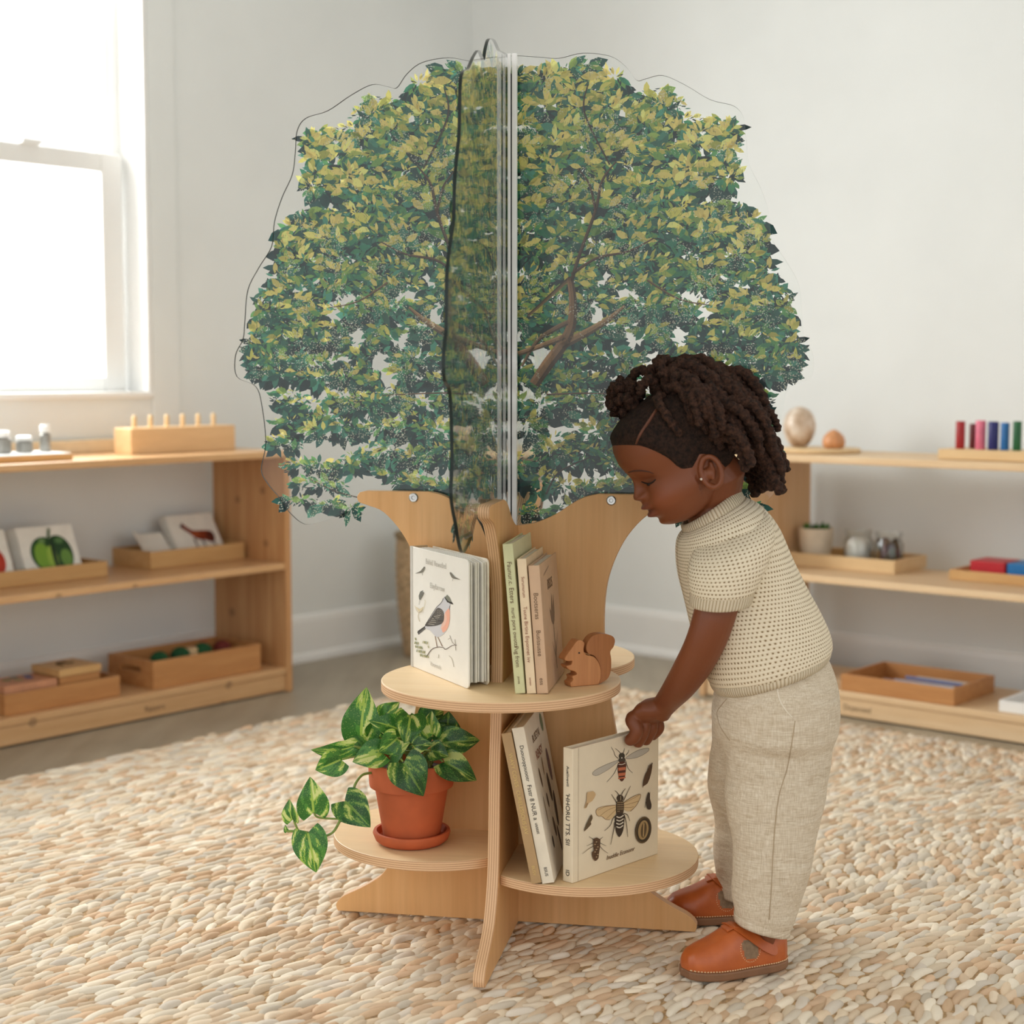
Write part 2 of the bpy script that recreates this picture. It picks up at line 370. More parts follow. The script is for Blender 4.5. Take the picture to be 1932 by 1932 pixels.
shelf_unit('low_shelf', 'long low pine shelving unit under the window on the left', LF, ANG_L, -1.35, 0.0, .32, (-1.35, -.019), 'Ripiyers', -.475, True)
shelf_unit('low_shelf', 'long low pine shelving unit along the right-hand wall behind the child', RF, ANG_R, 0, 1.5, .32, (0, .145, 1.481), 'Dcyacoed', .49, False, M_pineR, M_pineRz)
def at_shelf(x, left, d, z):   # the point of a shelf at height z, d behind its front edge, seen in column x
    n, p = (vv, LF-vv*d) if left else (uu, RF+uu*d); q = onplane(x, 900, p, n); return (q[0], q[1], z)
def loc_on(x, y, z): p = onz(x, y, z); return (p[0], p[1], z)
def span(x0, y0, x1, y1, z): return float(np.linalg.norm(onz(x1, y1, z)-onz(x0, y0, z)))
def open_box(nm, label, cat, loc, ang, W, D, Hh, mat, th=.008, bottom=.006, group=None, slot=False):
    r = thing(nm, label, cat, loc, ang, group)
    MB().box(th, W-th, th, D-th, 0, bottom).build('base', mat, r)
    MB().box(0, W, 0, th, 0, Hh).build('front_board', mat, r, bevel=.0015); MB().box(0, W, D-th, D, 0, Hh).build('back_board', mat, r, bevel=.0015)
    for x in (0, W-th):
        m = MB()
        if slot:
            a, b, c, d = D*.28, D*.72, Hh*.52, Hh*.72
            m.box(x, x+th, th, a, 0, Hh).box(x, x+th, b, D-th, 0, Hh).box(x, x+th, a, b, 0, c).box(x, x+th, a, b, d, Hh)
        else: m.box(x, x+th, th, D-th, 0, Hh)
        m.build('end_board', mat, r)
    return r
# ------------------------------------------------------------------ things on the left shelving unit
def off(loc, ang, dx, dy=0, dz=0):
    return (loc[0]+dx*math.cos(ang)-dy*math.sin(ang), loc[1]+dx*math.sin(ang)+dy*math.cos(ang), loc[2]+dz)
def ell(cx, cy, rx, ry, n=28, rot=0):
    return [(cx+rx*math.cos(a)*math.cos(rot)-ry*math.sin(a)*math.sin(rot), cy+rx*math.cos(a)*math.sin(rot)+ry*math.sin(a)*math.cos(rot)) for a in [2*math.pi*k/n for k in range(n)]]
l = off(at_shelf(139, True, .045, ZT), ANG_L, -.36, .0)
r = thing('display_board', 'thin wooden board with its bright reflection laid on as a white sheet, holding metal weights on the left shelf', 'board', l, ANG_L)
MB().box(0, .36, 0, .15, 0, .016).build('base', M_tray, r, bevel=.002); MB().box(.004, .356, .004, .146, .016, .0185).build('reflection_sheet', M_white, r)  # white sheet stands in for the bright reflection on the wood
M_grey = plain('brushed_grey', (150, 148, 142), .35, .05, metal=.4)
for (px, py, rad, hh, lab) in ((4, 842, .024, .056, 'large grey cylinder weight with white cap cut by the left picture edge'), (47, 842, .021, .042, 'squat grey knob weight with white cap in the middle of the board'), (87, 842, .014, .068, 'slim tall grey cylinder weight with white cap')):
    r = thing('cylinder_weight', lab, 'weight', at_shelf(px, True, .13, ZT+.0186), 0, 'grey weights on the left board')
    MB().lathe([(rad*.9, 0), (rad, .003), (rad, hh*.62), (rad*.7, hh*.7), (rad*.7, hh*.74)], 24).build('body', M_grey, r, True, angle=.6)
    MB().lathe([(rad*.8, hh*.72), (rad*.92, hh*.75), (rad*.92, hh*.95), (rad*.75, hh)], 24).build('cap', M_white, r, True, angle=.6)
l = at_shelf(249, True, .13, ZT); W = float(np.linalg.norm(np.array(at_shelf(445, True, .13, ZT))-np.array(l)))
r = thing('peg_block', 'long pale wooden block with six pegs on the left shelf top', 'toy', l, ANG_L)
MB().box(0, W, 0, .075, 0, .07).build('block', wood('maple', (238, 202, 156), (224, 182, 132), 'X', fine=1.5), r, bevel=.002)
for k in range(6):
    x = W*(.11+.152*k); MB().lathe([(.0065, .07), (.0065, .095), (.0055, .101), (.002, .104)], 14, (x, .038, 0)).build('peg', M_pale, r, True, angle=.7)
# card trays
def card(nm, label, loc, ang, W, H, lean, art=None, group=None, curl=False):
    r = thing(nm, label, 'card', loc, ang, group)
    c, s = math.cos(lean), math.sin(lean)
    F = lambda x, z, d=0: (x, z*s-d*c, z*c+d*s)       # z along the card, d out of its face
    m = MB(); t = .0016
    if curl:
        rings = [];
        for k in range(13):
            x = W*k/12; lift = .030*max(0, 1-k/6.)**2
            rings.append([F(x, 0, lift), F(x, H, lift), F(x, H, lift-t), F(x, 0, lift-t)])
        m.loft(rings, True)
    else: m.add([F(0, 0), F(W, 0), F(W, H), F(0, H), F(0, 0, -t), F(W, 0, -t), F(W, H, -t), F(0, H, -t)], [(0, 1, 2, 3), (7, 6, 5, 4), (0, 4, 5, 1), (1, 5, 6, 2), (2, 6, 7, 3), (3, 7, 4, 0)])
    m.build('sheet', M_paper, r)
    if art:
        a = MB(); d = .0004
        for pts, col in art: a.poly(pts, lambda x, y: F(x*W, y*H, d), col); d += .00025
        a.build('illustration', M_paint, r)
    return r
pepper = [(ell(.42, .47, .26, .33), (34, 78, 30)), (ell(.66, .45, .24, .36), (28, 68, 28)), (ell(.36, .44, .14, .25), (120, 164, 50)), (ell(.52, .36, .09, .26), (150, 186, 70)), (ell(.76, .36, .10, .17), (104, 146, 62)),
          (ell(.56, .40, .035, .34), (18, 46, 20)), (ell(.40, .72, .06, .05), (104, 140, 80)), (ell(.70, .70, .08, .06), (84, 124, 70)), ([(.50, .76), (.56, .78), (.60, .94), (.56, .95)], (70, 96, 50))]
tomato = [(ell(.6, .42, .30, .34), (188, 52, 26)), (ell(.56, .47, .23, .25), (214, 84, 40)), (ell(.52, .55, .11, .12), (236, 142, 92)), ([(.5, .7), (.58, .74), (.62, .86), (.56, .84), (.48, .8)], (80, 100, 40))]
foxp = [(cr([(.24, .74), (.30, .80), (.36, .74), (.48, .64), (.70, .62), (.86, .58), (.88, .42), (.80, .34), (.66, .40), (.5, .44), (.40, .56), (.30, .66)], 4, True), (132, 52, 26)), (ell(.80, .48, .09, .11), (84, 32, 22)), (ell(.5, .55, .10, .05), (164, 78, 40)),
        ([(.42, .46), (.46, .46), (.45, .22), (.43, .22)], (70, 56, 48)), ([(.58, .42), (.62, .42), (.64, .18), (.62, .18)], (70, 56, 48)), ([(.78, .36), (.82, .36), (.88, .16), (.86, .16)], (70, 56, 48)), ([(.22, .73), (.30, .83), (.30, .70)], (70, 28, 20))]
plantp = [([(.5+.03*k, .16), (.53+.03*k, .16), (.55+.05*(k-3), .34+.05*(k % 2))], (74, 92, 44)) for k in range(7)]
W = .44; l = off(loc_on(204, 1087, ZM), ANG_L, -W)
open_box('card_tray', 'pale wooden tray with tomato and green pepper cards on middle left shelf', 'tray', l, ANG_L, W, .15, .04, M_tray)
for k in range(4): card('picture_card', ('white picture card showing a green bell pepper leaning in the tray' if k == 0 else 'plain white card behind the green pepper card'), off(l, ANG_L, W-.225-.004*k, .022+.009*k, .0078), ANG_L, .168, .142-.003*k, .42, pepper if k == 0 else None, 'pepper card stack' if k else None)
for k in range(3): card('picture_card', ('white picture card showing a red tomato leaning in the tray' if k == 0 else 'plain white card behind the tomato card'), off(l, ANG_L, W-.425-.003*k, .022+.009*k, .0078), ANG_L, .168, .142-.003*k, .42, tomato if k == 0 else None, 'tomato card stack' if k else None)
l = loc_on(285, 1075, ZM); W = span(285, 1075, 466, 1055, ZM); D = .175
open_box('card_tray', 'pale wooden tray with animal and plant cards at the right of the middle left shelf', 'tray', l, ANG_L, W, D, .048, M_tray)
for k in range(3): card('picture_card', ('white picture card showing a reddish brown animal leaning in the tray' if k == 0 else 'plain white card behind the brown animal card'), off(l, ANG_L, W*.42-.003*k, .045+.010*k, .0078), ANG_L, .165, .142-.003*k, .55, foxp if k == 0 else None, 'animal card stack' if k else None)
card('picture_card', 'white curled card with a small green plant beside the animal card', off(l, ANG_L, .010, .05, .0078), ANG_L, W*.36, .105, .75, plantp, None, True)
# bottom trays
l = loc_on(10, 1352, ZB); W = span(10, 1352, 218, 1310, ZB)
open_box('wooden_tray', 'wooden tray with two small boxes at the left of the bottom left shelf', 'tray', l, ANG_L, W, .17, .052, M_tray2)
r = thing('puzzle_box', 'flat pinkish wooden box with coloured shapes on its lid', 'box', off(l, ANG_L, .012, .02, .0064), ANG_L)
MB().box(0, .15, 0, .11, 0, .062).build('body', plain('pink_wood', (206, 146, 110), .5, .05), r, bevel=.002)
a = MB()
for k, (x, y, c) in enumerate(((.05, .07, (120, 140, 80)), (.07, .05, (160, 150, 90)), (.08, .085, (90, 120, 110)), (.105, .055, (84, 86, 150)), (.115, .08, (120, 130, 170)))): a.poly(ell(x, y, .011, .013), lambda p, q: (p, q, .0626+.0002*k), c)
a.build('coloured_shapes', M_paint, r)
r = thing('keepsake_box', 'small square wooden box with a dark symbol on its lid', 'box', off(l, ANG_L, W*.50, .018, .0065), ANG_L)
MB().box(0, .12, 0, .12, 0, .062).build('body', M_tray2, r, bevel=.002); MB().box(-.003, .123, -.003, .123, .063, .082).build('lid', M_tray, r, bevel=.002)
a = MB(); a.tube([(.04, .045, .0826), (.038, .07, .0826), (.052, .085, .0826), (.068, .08, .0826), (.062, .062, .0826), (.078, .055, .0826)], .003, 6, (74, 50, 26)); a.build('lid_symbol', M_paint, r)
l = loc_on(290, 1302, ZB); W = span(290, 1302, 490, 1264, ZB); D = span(290, 1302, 205, 1284, ZB)
open_box('wooden_crate', 'long wooden crate with slotted handle holding green balls on bottom left shelf', 'crate', l, ANG_L, W, min(D, .25), .075, M_tray2, .009, slot=True)
M_green = plain('green_felt', (28, 84, 48), .85, .12, 60, bump=.4); M_dred = plain('dark_red_felt', (112, 40, 34), .8, .1, 60, bump=.3)
for k, (fx, z, rr, m, lab) in enumerate(((.26, .052, .027, M_green, 'dark green ball nearest the slotted handle of the crate'), (.45, .054, .028, M_green, 'dark green ball in the middle of the crate'), (.66, .056, .028, M_green, 'dark green ball beside the red ball in the crate'), (.85, .056, .026, M_dred, 'dark red ball at the right end of the crate'))):
    tag(MB().ball(off(l, ANG_L, W*fx, .10, z-.0), rr, n=14).build('felt_ball', m, None, True), lab, 'ball', 'balls in the crate')
r = tag(MB().lathe([(.015, .0065), (.017, .009), (.017, .072), (.015, .075)], 20, off(l, ANG_L, W*.555, .10, 0)).build('wooden_cylinder', M_pale, None, True, angle=.7), 'pale wooden cylinder standing between green balls in the crate', 'block')
tag(MB().lathe([(.010, .0065), (.011, .009), (.011, .078), (.010, .08)], 20, off(l, ANG_L, W*.76, .14, 0)).build('wooden_cylinder', plain('rust', (176, 88, 50), .6), None, True, angle=.7), 'rust coloured cylinder behind the red ball in the crate', 'block')
# ------------------------------------------------------------------ things on the right shelving unit
l = at_shelf(1545, False, .16, ZT); r = tag(MB().lathe([(.108, 0), (.112, .003), (.112, .009), (.108, .012)], 40, l).build('round_board', M_pale, None, True, angle=.7), 'round pale wooden board under the patterned egg on the right shelf', 'board')
def egg_mat():
    t = NT('egg_pattern'); n = t.noise(t.coord('Object', (30, 30, 14)), 1.2, 3); t.base(t.ramp(n, [(.3, (158, 128, 102)), (.5, (206, 182, 158)), (.7, (232, 220, 206))])); t.rough(.3); return t.m
e = at_shelf(1507, False, .18, ZT+.0124); tag(MB().lathe([(.016, 0), (.026, .006), (.037, .022), (.044, .044), (.045, .062), (.039, .085), (.027, .101), (.012, .109), (.003, .111)], 32, e).build('patterned_egg', egg_mat(), None, True), 'large mottled beige egg ornament on the round board', 'ornament')
e = at_shelf(1572, False, .16, ZT+.0124); tag(MB().lathe([(.022, 0), (.029, .006), (.031, .018), (.027, .032), (.017, .043), (.007, .049), (.002, .051)], 28, e).build('wooden_dome', plain('orange_wood', (206, 144, 96), .4, .08, 40), None, True), 'small orange wooden dome beside the mottled egg', 'ornament')
l = at_shelf(1768, False, .06, ZT)
r = thing('peg_tray', 'pale wooden slab holding coloured rods at right picture edge', 'tray', l, ANG_R); MB().box(0, .42, 0, .12, 0, .026).build('slab', M_pale, r, bevel=.003)
for (px, py, rad, hh, c, nm) in ((1810, 846, .0115, .069, (166, 30, 34), 'bright red'), (1834, 843, .0095, .062, (112, 36, 38), 'dark maroon'), (1848, 847, .0125, .072, (224, 116, 140), 'pink'), (1872, 849, .013, .07, (34, 36, 104), 'navy blue'), (1894, 849, .0105, .068, (28, 104, 168), 'mid blue'), (1917, 850, .0105, .072, (22, 92, 48), 'green')):
    r = thing('coloured_rod', f'{nm} upright wooden rod on the pale slab at right', 'rod', at_shelf(px, False, .095 if px != 1834 else .135, ZT+.0264), 0, 'coloured rods on the right shelf')
    MB().lathe([(rad*.92, 0), (rad, .002), (rad, hh-.002), (rad*.9, hh)], 20).build('rod', plain('rod_'+nm.replace(' ', '_'), c, .45, .05), r, True, angle=.6)
q = np.array(loc_on(1668, 1082, ZM)); W = float(np.dot(q-RF, vv))-.169; l = off(tuple(q), ANG_R, -W); W += .03
open_box('wooden_tray', 'long pale wooden tray with planter bowl and glass jars on middle right shelf', 'tray', l, ANG_R, W, .19, .036, M_pale)
e = off(l, ANG_R, .060, .080, .0068)
r = thing('planter_bowl', 'cream ceramic planter bowl with green sprouts beside the glass jars', 'planter', e)
r.scale = (.74, .74, 1.0); MB().lathe([(.044, 0), (.050, .004), (.062, .05), (.066, .088), (.066, .094), (.060, .094), (.057, .08), (.002, .078)], 36).build('bowl', plain('cream_ceramic', (220, 206, 184), .5, .03), r, True, angle=.6)
MB().lathe([(.0565, .076), (.056, .081), (.002, .083)], 24).build('soil', M_soil, r)
g = MB()
for k in range(40):
    a = random.uniform(0, 6.28); q = .045*random.random()**.5; h = random.uniform(.012, .03); d = random.uniform(0, 6.28)
    x, y = q*math.cos(a), q*math.sin(a); ex, ey = .014*math.cos(d), .014*math.sin(d)
    g.add([(x, y, .082), (x+ex*.5-ey*.4, y+ey*.5+ex*.4, .082+h*.7), (x+ex, y+ey, .082+h), (x+ex*.5+ey*.4, y+ey*.5-ex*.4, .082+h*.7)], [(0, 1, 2, 3)], random.choice(((58, 116, 48), (76, 138, 58), (44, 96, 44))))
g.build('sprouts', vcol('sprout_green', .5, .3, .2), r)
for (px, py, c, lab) in ((.195, 0, (236, 234, 228), 'round glass jar of white grains left of the brown-filled jar'), (.286, 0, (84, 62, 52), 'round glass jar filled with dark brown cones')):
    r = thing('glass_jar', lab, 'jar', off(l, ANG_R, px, .075, .0068), 0, 'glass jars on the right tray'); r.scale = (.9, .9, 1.1)
    MB().lathe([(.036, 0), (.043, .004), (.045, .015), (.045, .058), (.038, .070), (.036, .074), (.040, .078), (.041, .088), (.037, .0885), (.034, .078), (.036, .068), (.0425, .057), (.0425, .012), (.038, .006), (.002, .005)], 40).build('glass', M_glass, r, True, angle=.9)
    g = MB()
    if c[0] > 200: g.lathe([(.03, .0075), (.040, .011), (.0415, .05), (.034, .062), (.02, .068), (.002, .069)], 24, col=c)
    else:
        for k in range(44):
            a = k*2.4; q = .030*((k*.37) % 1)**.5; g.ball((q*math.cos(a), q*math.sin(a), .018+.011*(k//10)), .0112, tuple(int(z*random.uniform(.7, 1.2)) for z in c), n=6)
    g.build('contents', vcol('grain' if c[0] > 200 else 'cones', .85, .2, bump=.5), r, True)
l = loc_on(1790, 1093, ZM); open_box('wooden_tray', 'low wooden tray with red and blue blocks at right picture edge', 'tray', l, ANG_R, .44, .15, .026, M_tray)
for (dx, W, c, nm) in ((.045, .095, (190, 26, 40), 'red'), (.145, .20, (24, 112, 176), 'blue')):
    r = tag(MB().box(0, W, 0, .10, 0, .045).build('wooden_block', plain('block_'+nm, c, .4, .04), None, bevel=.003), f'{nm} wooden block in the low tray at right edge', 'block', 'blocks in the low tray')
    r.location = off(l, ANG_R, dx, .025, .0065); r.rotation_euler = (0, 0, ANG_R)
l = loc_on(1586, 1302, ZB); W = span(1586, 1302, 1805, 1331, ZB); D = min(.24, span(1805, 1331, 1868, 1302, ZB))
open_box('wooden_tray', 'deep wooden tray with pencils on the bottom right shelf', 'tray', l, ANG_R, W, D, .044, M_tray2)
for k, (c, nm) in enumerate((((136, 146, 178), 'grey blue'), ((196, 200, 210), 'pale grey'), ((110, 124, 170), 'slate blue'), ((206, 190, 170), 'cream'))):
    r = thing('pencil', f'{nm} pencil lying in the deep wooden tray', 'pencil', off(l, ANG_R, .05+.025*k, .145+.014*k, .0116+.0048*(k//2)*2), ANG_R-.02+.06*(k % 2), 'pencils in the deep tray')
    MB().tube([(0, 0, 0), (.165, 0, 0)], .0048, 6, c).build('barrel', M_paint, r); MB().tube([(.165, 0, 0), (.178, 0, 0), (.185, 0, 0)], [.0046, .002, .0004], 8, (220, 180, 130)).build('tip', M_paint, r)
l = loc_on(1884, 1342, ZB); open_box('white_tray', 'shallow white tray at the right edge of the bottom right shelf', 'tray', l, ANG_R, .26, .17, .028, M_white)
# ------------------------------------------------------------------ wicker basket behind the tree
def basket():
    c = np.array([-.256, 5.1, FLOORZ])
    r = thing('wicker_basket', 'tall round woven basket standing by the wall behind the tree bookcase', 'basket', tuple(c)); m = MB(); n = 72; rings = []
    for i in range(64):
        z = .385*i/63; rad = .088+.018*math.sin(math.pi*i/63*.8)+.012*i/63
        rings.append([((rad+.0035*math.sin(math.pi*i/2+math.pi*(k//3))+.002*math.cos(k*2.1))*math.cos(2*math.pi*k/n), (rad+.0035*math.sin(math.pi*i/2+math.pi*(k//3))+.002*math.cos(k*2.1))*math.sin(2*math.pi*k/n), z) for k in range(n)])
    m.loft(rings, True); m.build('woven_body', plain('wicker', (196, 168, 132), .8, .15, 60, bump=.5, bscale=150), r, True)
    m = MB(); m.tube([(.112*math.cos(a), .112*math.sin(a), .388) for a in np.linspace(0, 2*math.pi, 49)], .009, 8); m.build('rim', plain('wicker_rim', (150, 128, 96), .8, .15, 60, bump=.5), r, True)
basket()
# ------------------------------------------------------------------ tree bookcase
AX = np.array([.003, 2.568, 0.]); BANG = math.atan2(-.17202, .98509)
def BC(a, b, z=0.):      # a to the right along the wide panel, b towards the camera along the narrow one
    return (AX[0]+a*.98509-b*.17202, AX[1]-a*.17202-b*.98509, z)
bc = thing('tree_bookcase', 'tree-shaped birch plywood bookcase with round shelves and clear leaf-printed crown', 'bookcase', tuple(AX), BANG)
half = [(.297, 0), (.2995, .012), (.287, .026), (.262, .039), (.238, .053), (.218, .069), (.199, .10), (.185, .14), (.177, .2), (.170, .3), (.160, .36), (.151, .43), (.147, .49), (.150, .55), (.162, .595), (.183, .636), (.213, .669), (.240, .680), (.254, .685), (.2575, .694), (.253, .701), (.243, .7035), (.138, .7035), (.116, .6985), (.097, .689), (.068, .670), (.034, .6555), (.0, .651)]
hs = cr([half[0]]+half[1:21], 4) + [np.array(p) for p in half[21:23]] + cr(half[22:], 4)[1:]
outl = [tuple(p) for p in hs] + [(-p[0], p[1]) for p in hs[-2::-1]]
def panel(nm, rot):
    o = MB().prism(outl, -.009, .009, 'XZ', emi=1).build(nm, [M_birch, M_edgeY], bc, bevel=.0012)
    o.rotation_euler = (0, 0, rot); return o
panel('wide_panel', 0); panel('narrow_panel', math.pi/2)
def disc(nm, a, b, z, r, clip):
    n = 96; pts = []
    for k in range(n):
        t = 2*math.pi*k/n; x, y = r*math.cos(t), r*math.sin(t)
        pts.append(clip(a+x, -b+y))
    out = [pts[0]]
    for p in pts[1:]:
        if math.hypot(p[0]-out[-1][0], p[1]-out[-1][1]) > 1e-5: out.append(p)
    if math.hypot(out[0][0]-out[-1][0], out[0][1]-out[-1][1]) < 1e-5: out.pop()
    MB().prism(out, z-.0155, z, 'XY', emi=1).build(nm, [M_birchx, M_edgeZ], bc, bevel=.0015)
ZU, ZL, ZR = .424, .15, .13
def up(z): return z+.0004
disc('upper_shelf', 0, .117, ZU, .185, lambda x, y: (x, min(y, -.0085)))
disc('rear_shelf', 0, -.105, ZU-.003, .185, lambda x, y: (x, max(y, .0085)))
disc('lower_left_shelf', -.12, .02, ZL, .172, lambda x, y: (min(x, -.0085), y))
disc('lower_right_shelf', .12, .03, ZR, .182, lambda x, y: (max(x, .0085), y))
for a in (-.163, .158):
    o = MB().lathe([(.0076, 0), (.0076, .0012), (.0062, .0022), (.0032, .0022), (.0026, .0010), (.0004, .0010)], 24).build('screw', M_steel, bc, True, angle=.5)
    o.location = (a, -.009, .6935); o.rotation_euler = (math.pi/2, 0, 0)
# clear crown
ac = [(0, 1.392), (.04, 1.388), (.07, 1.3855), (.107, 1.392), (.15, 1.386), (.175, 1.369), (.1915, 1.348), (.205, 1.3495), (.232, 1.354), (.267, 1.3385), (.306, 1.315), (.343, 1.304), (.358, 1.284), (.3615, 1.25), (.367, 1.215), (.385, 1.178), (.398, 1.14), (.4035, 1.10), (.425, 1.067), (.445, 1.03), (.451, .98), (.4545, .95), (.468, .923), (.466, .888), (.434, .872), (.4235, .838), (.418, .778), (.4265, .735), (.415, .711), (.395, .688), (.378, .664), (.353, .6455), (.325, .650), (.294, .660), (.268, .680), (.252, .690), (.2, .668), (.16, .645), (.12, .64), (.05, .63), (0, .63)]
ach = cr(ac[:36], 5) + [np.array(p) for p in ac[36:]]
aout = [tuple(p) for p in ach] + [(-p[0], p[1]) for p in ach[-2:0:-1]]
M_acr = clear('clear_acrylic', (.985, .99, .985), .020, .05, .07)
M_acre = NT('acrylic_edge'); M_acre.base(L4((34, 44, 42))); M_acre.rough(.3); M_acre.b.inputs['Specular IOR Level'].default_value = .25; M_acre = M_acre.m
PR = []
def foliage():
    R = np.random.default_rng(5)
    F = [(0, 1.374), (.05, 1.374), (.12, 1.379), (.155, 1.367), (.176, 1.342), (.19, 1.325), (.215, 1.338), (.245, 1.332), (.265, 1.31), (.29, 1.293), (.33, 1.285), (.351, 1.268), (.348, 1.24), (.336, 1.222), (.353, 1.20), (.345, 1.178), (.335, 1.165), (.36, 1.155), (.386, 1.13), (.394, 1.10), (.397, 1.065), (.424, 1.03), (.439, .99), (.443, .95), (.455, .925), (.459, .905), (.44, .888), (.405, .876), (.30, .87), (.0, .87)]
    F = np.array(F)
    def inside(x, y, P):
        r = np.zeros(x.shape, bool); j = len(P)-1
        for i in range(len(P)):
            c = ((P[i, 1] > y) != (P[j, 1] > y)) & (x < (P[j, 0]-P[i, 0])*(y-P[i, 1])/(P[j, 1]-P[i, 1]+1e-12)+P[i, 0]); r ^= c; j = i
        return r
    holes = np.array([(.36, 1.03, .014, .007), (.30, .985, .018, .010), (.19, .945, .016, .009), (.13, .985, .012, .010), (.24, 1.10, .016, .006), (.17, 1.16, .014, .006), (.21, 1.215, .014, .005), (.09, 1.265, .014, .006), (.16, 1.30, .012, .006), (.38, .925, .018, .005), (.26, .955, .012, .012), (.325, 1.168, .040, .010), (.30, 1.232, .014, .007), (.255, 1.255, .014, .006), (.225, .915, .018, .017), (.21, .885, .016, .014), (.335, .955, .02, .006), (.14, 1.045, .012, .016), (.05, 1.075, .016, .007), (.04, .925, .022, .018), (.02, .865, .022, .008), (.17, 1.02, .02, .008), (.27, 1.02, .022, .009), (.33, 1.045, .012, .006), (.29, .915, .025, .006), (.06, 1.15, .012, .006), (.10, 1.20, .010, .008), (.405, .965, .016, .006), (.12, .90, .02, .008), (.16, .865, .03, .008)])
    # clumps of foliage
    C = []
    for _ in range(2600):
        x, y = R.uniform(0, .46), R.uniform(.86, 1.385)
        if not inside(np.array([x]), np.array([y]), F)[0]: continue
        ra, rz = R.uniform(.028, .066), R.uniform(.012, .022)
        if any(abs(x-c[0]) < .55*(ra+c[2]) and abs(y-c[1]) < .50*(rz+c[3]) for c in C): continue
        C.append((x, y, ra, rz, 62))
    low = [(.385, .845, .04, .016), (.345, .838, .05, .02), (.30, .842, .05, .022), (.25, .845, .05, .026), (.20, .85, .05, .024), (.15, .845, .05, .028), (.10, .85, .045, .028), (.05, .84, .045, .03), (.015, .845, .02, .03),
           (.385, .815, .03, .012), (.35, .80, .045, .018), (.31, .80, .045, .02), (.27, .805, .04, .022), (.22, .80, .045, .026), (.17, .80, .045, .026), (.12, .80, .05, .03), (.07, .795, .05, .03), (.02, .79, .025, .03),
           (.388, .772, .032, .017), (.375, .745, .030, .014), (.32, .735, .035, .016), (.29, .728, .04, .016), (.33, .705, .05, .018), (.26, .745, .035, .02), (.21, .745, .04, .024), (.17, .75, .045, .026), (.12, .755, .05, .028), (.06, .75, .05, .03), (.015, .745, .022, .03),
           (.365, .688, .03, .008), (.315, .676, .03, .014), (.285, .682, .03, .012), (.17, .718, .05, .016), (.13, .712, .05, .018), (.08, .71, .045, .022), (.035, .705, .035, .026), (.09, .682, .03, .012), (.05, .672, .035, .014), (.02, .672, .02, .018), (.21, .718, .03, .012)]
    C += [(max(.01, a+R.normal(0, .008)), b+R.normal(0, .009), c*R.uniform(.75, 1.1), d*R.uniform(.8, 1.3), 92) for a, b, c, d in low]
    C = [(a, b, c*.92, d*(.74 if b < .87 else 1), n) for a, b, c, d, n in C]
    C = sorted(C, key=lambda c: -c[1]); parts = []
    for (x, y, ra, rz, n) in C:
        n = int(n*(ra*rz)/(.036*.018)*(1.15 if y < .87 else 2.1))+12; lower = y < .87
        th = R.uniform(0, 2*math.pi, n); q = R.uniform(0, 1, n)**.55
        px, py = x+ra*q*np.cos(th), y+rz*q*np.sin(th)
        ok = (px > -.003)
        for h in holes: ok &= ((px-h[0])/h[2])**2+((py-h[1])/h[3])**2 > 1
        if not lower: ok &= inside(px, py, F)
        rel = np.clip((py-y)/rz, -1, 1)
        fine = R.random(n) < (.70 if lower else .58)
        ln = np.where(fine, R.uniform(.0045, .0105, n), R.uniform(.009, .021, n)); wd = np.where(fine, ln*R.uniform(.16, .34, n), ln*R.uniform(.28, .55, n))
        out = np.arctan2((py-y)/rz*.6-.25, (px-x)/ra+R.normal(.25, .25)); ang = out+R.normal(0, .6, n)
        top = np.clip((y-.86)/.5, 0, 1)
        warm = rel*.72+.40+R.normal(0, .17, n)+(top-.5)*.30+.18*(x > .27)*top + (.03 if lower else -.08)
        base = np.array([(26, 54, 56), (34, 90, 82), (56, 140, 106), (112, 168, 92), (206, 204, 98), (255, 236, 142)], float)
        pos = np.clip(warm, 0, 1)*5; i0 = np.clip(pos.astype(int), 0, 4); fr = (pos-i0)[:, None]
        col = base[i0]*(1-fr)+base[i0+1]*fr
        teal = R.random(n) < .16; col[teal] = np.array([78, 156, 132])*R.uniform(.7, 1.05, (teal.sum(), 1))
        dark = fine & (R.random(n) < .25); col[dark] = (34, 58, 58)
        wh = fine & (R.random(n) < .10); col[wh] = (238, 238, 226); ln = np.where(wh, ln*.45, ln); wd = np.where(wh, wd*.8, wd)
        col *= R.uniform(.88, 1.1, (n, 1))
        bg_ = (~fine)*(top > .45)*R.uniform(.0, .40, n); ln = ln*(1+bg_); wd = wd*(1+bg_)
        big = (~fine) & (warm < .25); ln = np.where(big, ln*1.5, ln); wd = np.where(big, wd*1.6, wd)
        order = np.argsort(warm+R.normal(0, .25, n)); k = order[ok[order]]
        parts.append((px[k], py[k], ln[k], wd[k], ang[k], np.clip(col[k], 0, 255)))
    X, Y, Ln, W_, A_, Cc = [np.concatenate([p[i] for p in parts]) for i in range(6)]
    N = len(X); T = np.array([(-.25, 0), (.1, .5), (.45, .46), (.78, 0), (.45, -.46), (.1, -.5)])
    ca, sa = np.cos(A_), np.sin(A_); cur = R.normal(0, .18, N)
    lx = T[None, :, 0]*Ln[:, None]; ly = T[None, :, 1]*W_[:, None] + cur[:, None]*Ln[:, None]*T[None, :, 0]**2
    gx = X[:, None]+lx*ca[:, None]-ly*sa[:, None]; gz = Y[:, None]+lx*sa[:, None]+ly*ca[:, None]
    dep = np.repeat((.0172-.0016*np.arange(N)/N)[:, None], 6, 1)
    V = np.stack([gx, dep, gz], -1).reshape(-1, 3); Vm = V*np.array([-1, 1, 1]); q = np.array([(0, 1, 2, 3), (0, 3, 4, 5)])
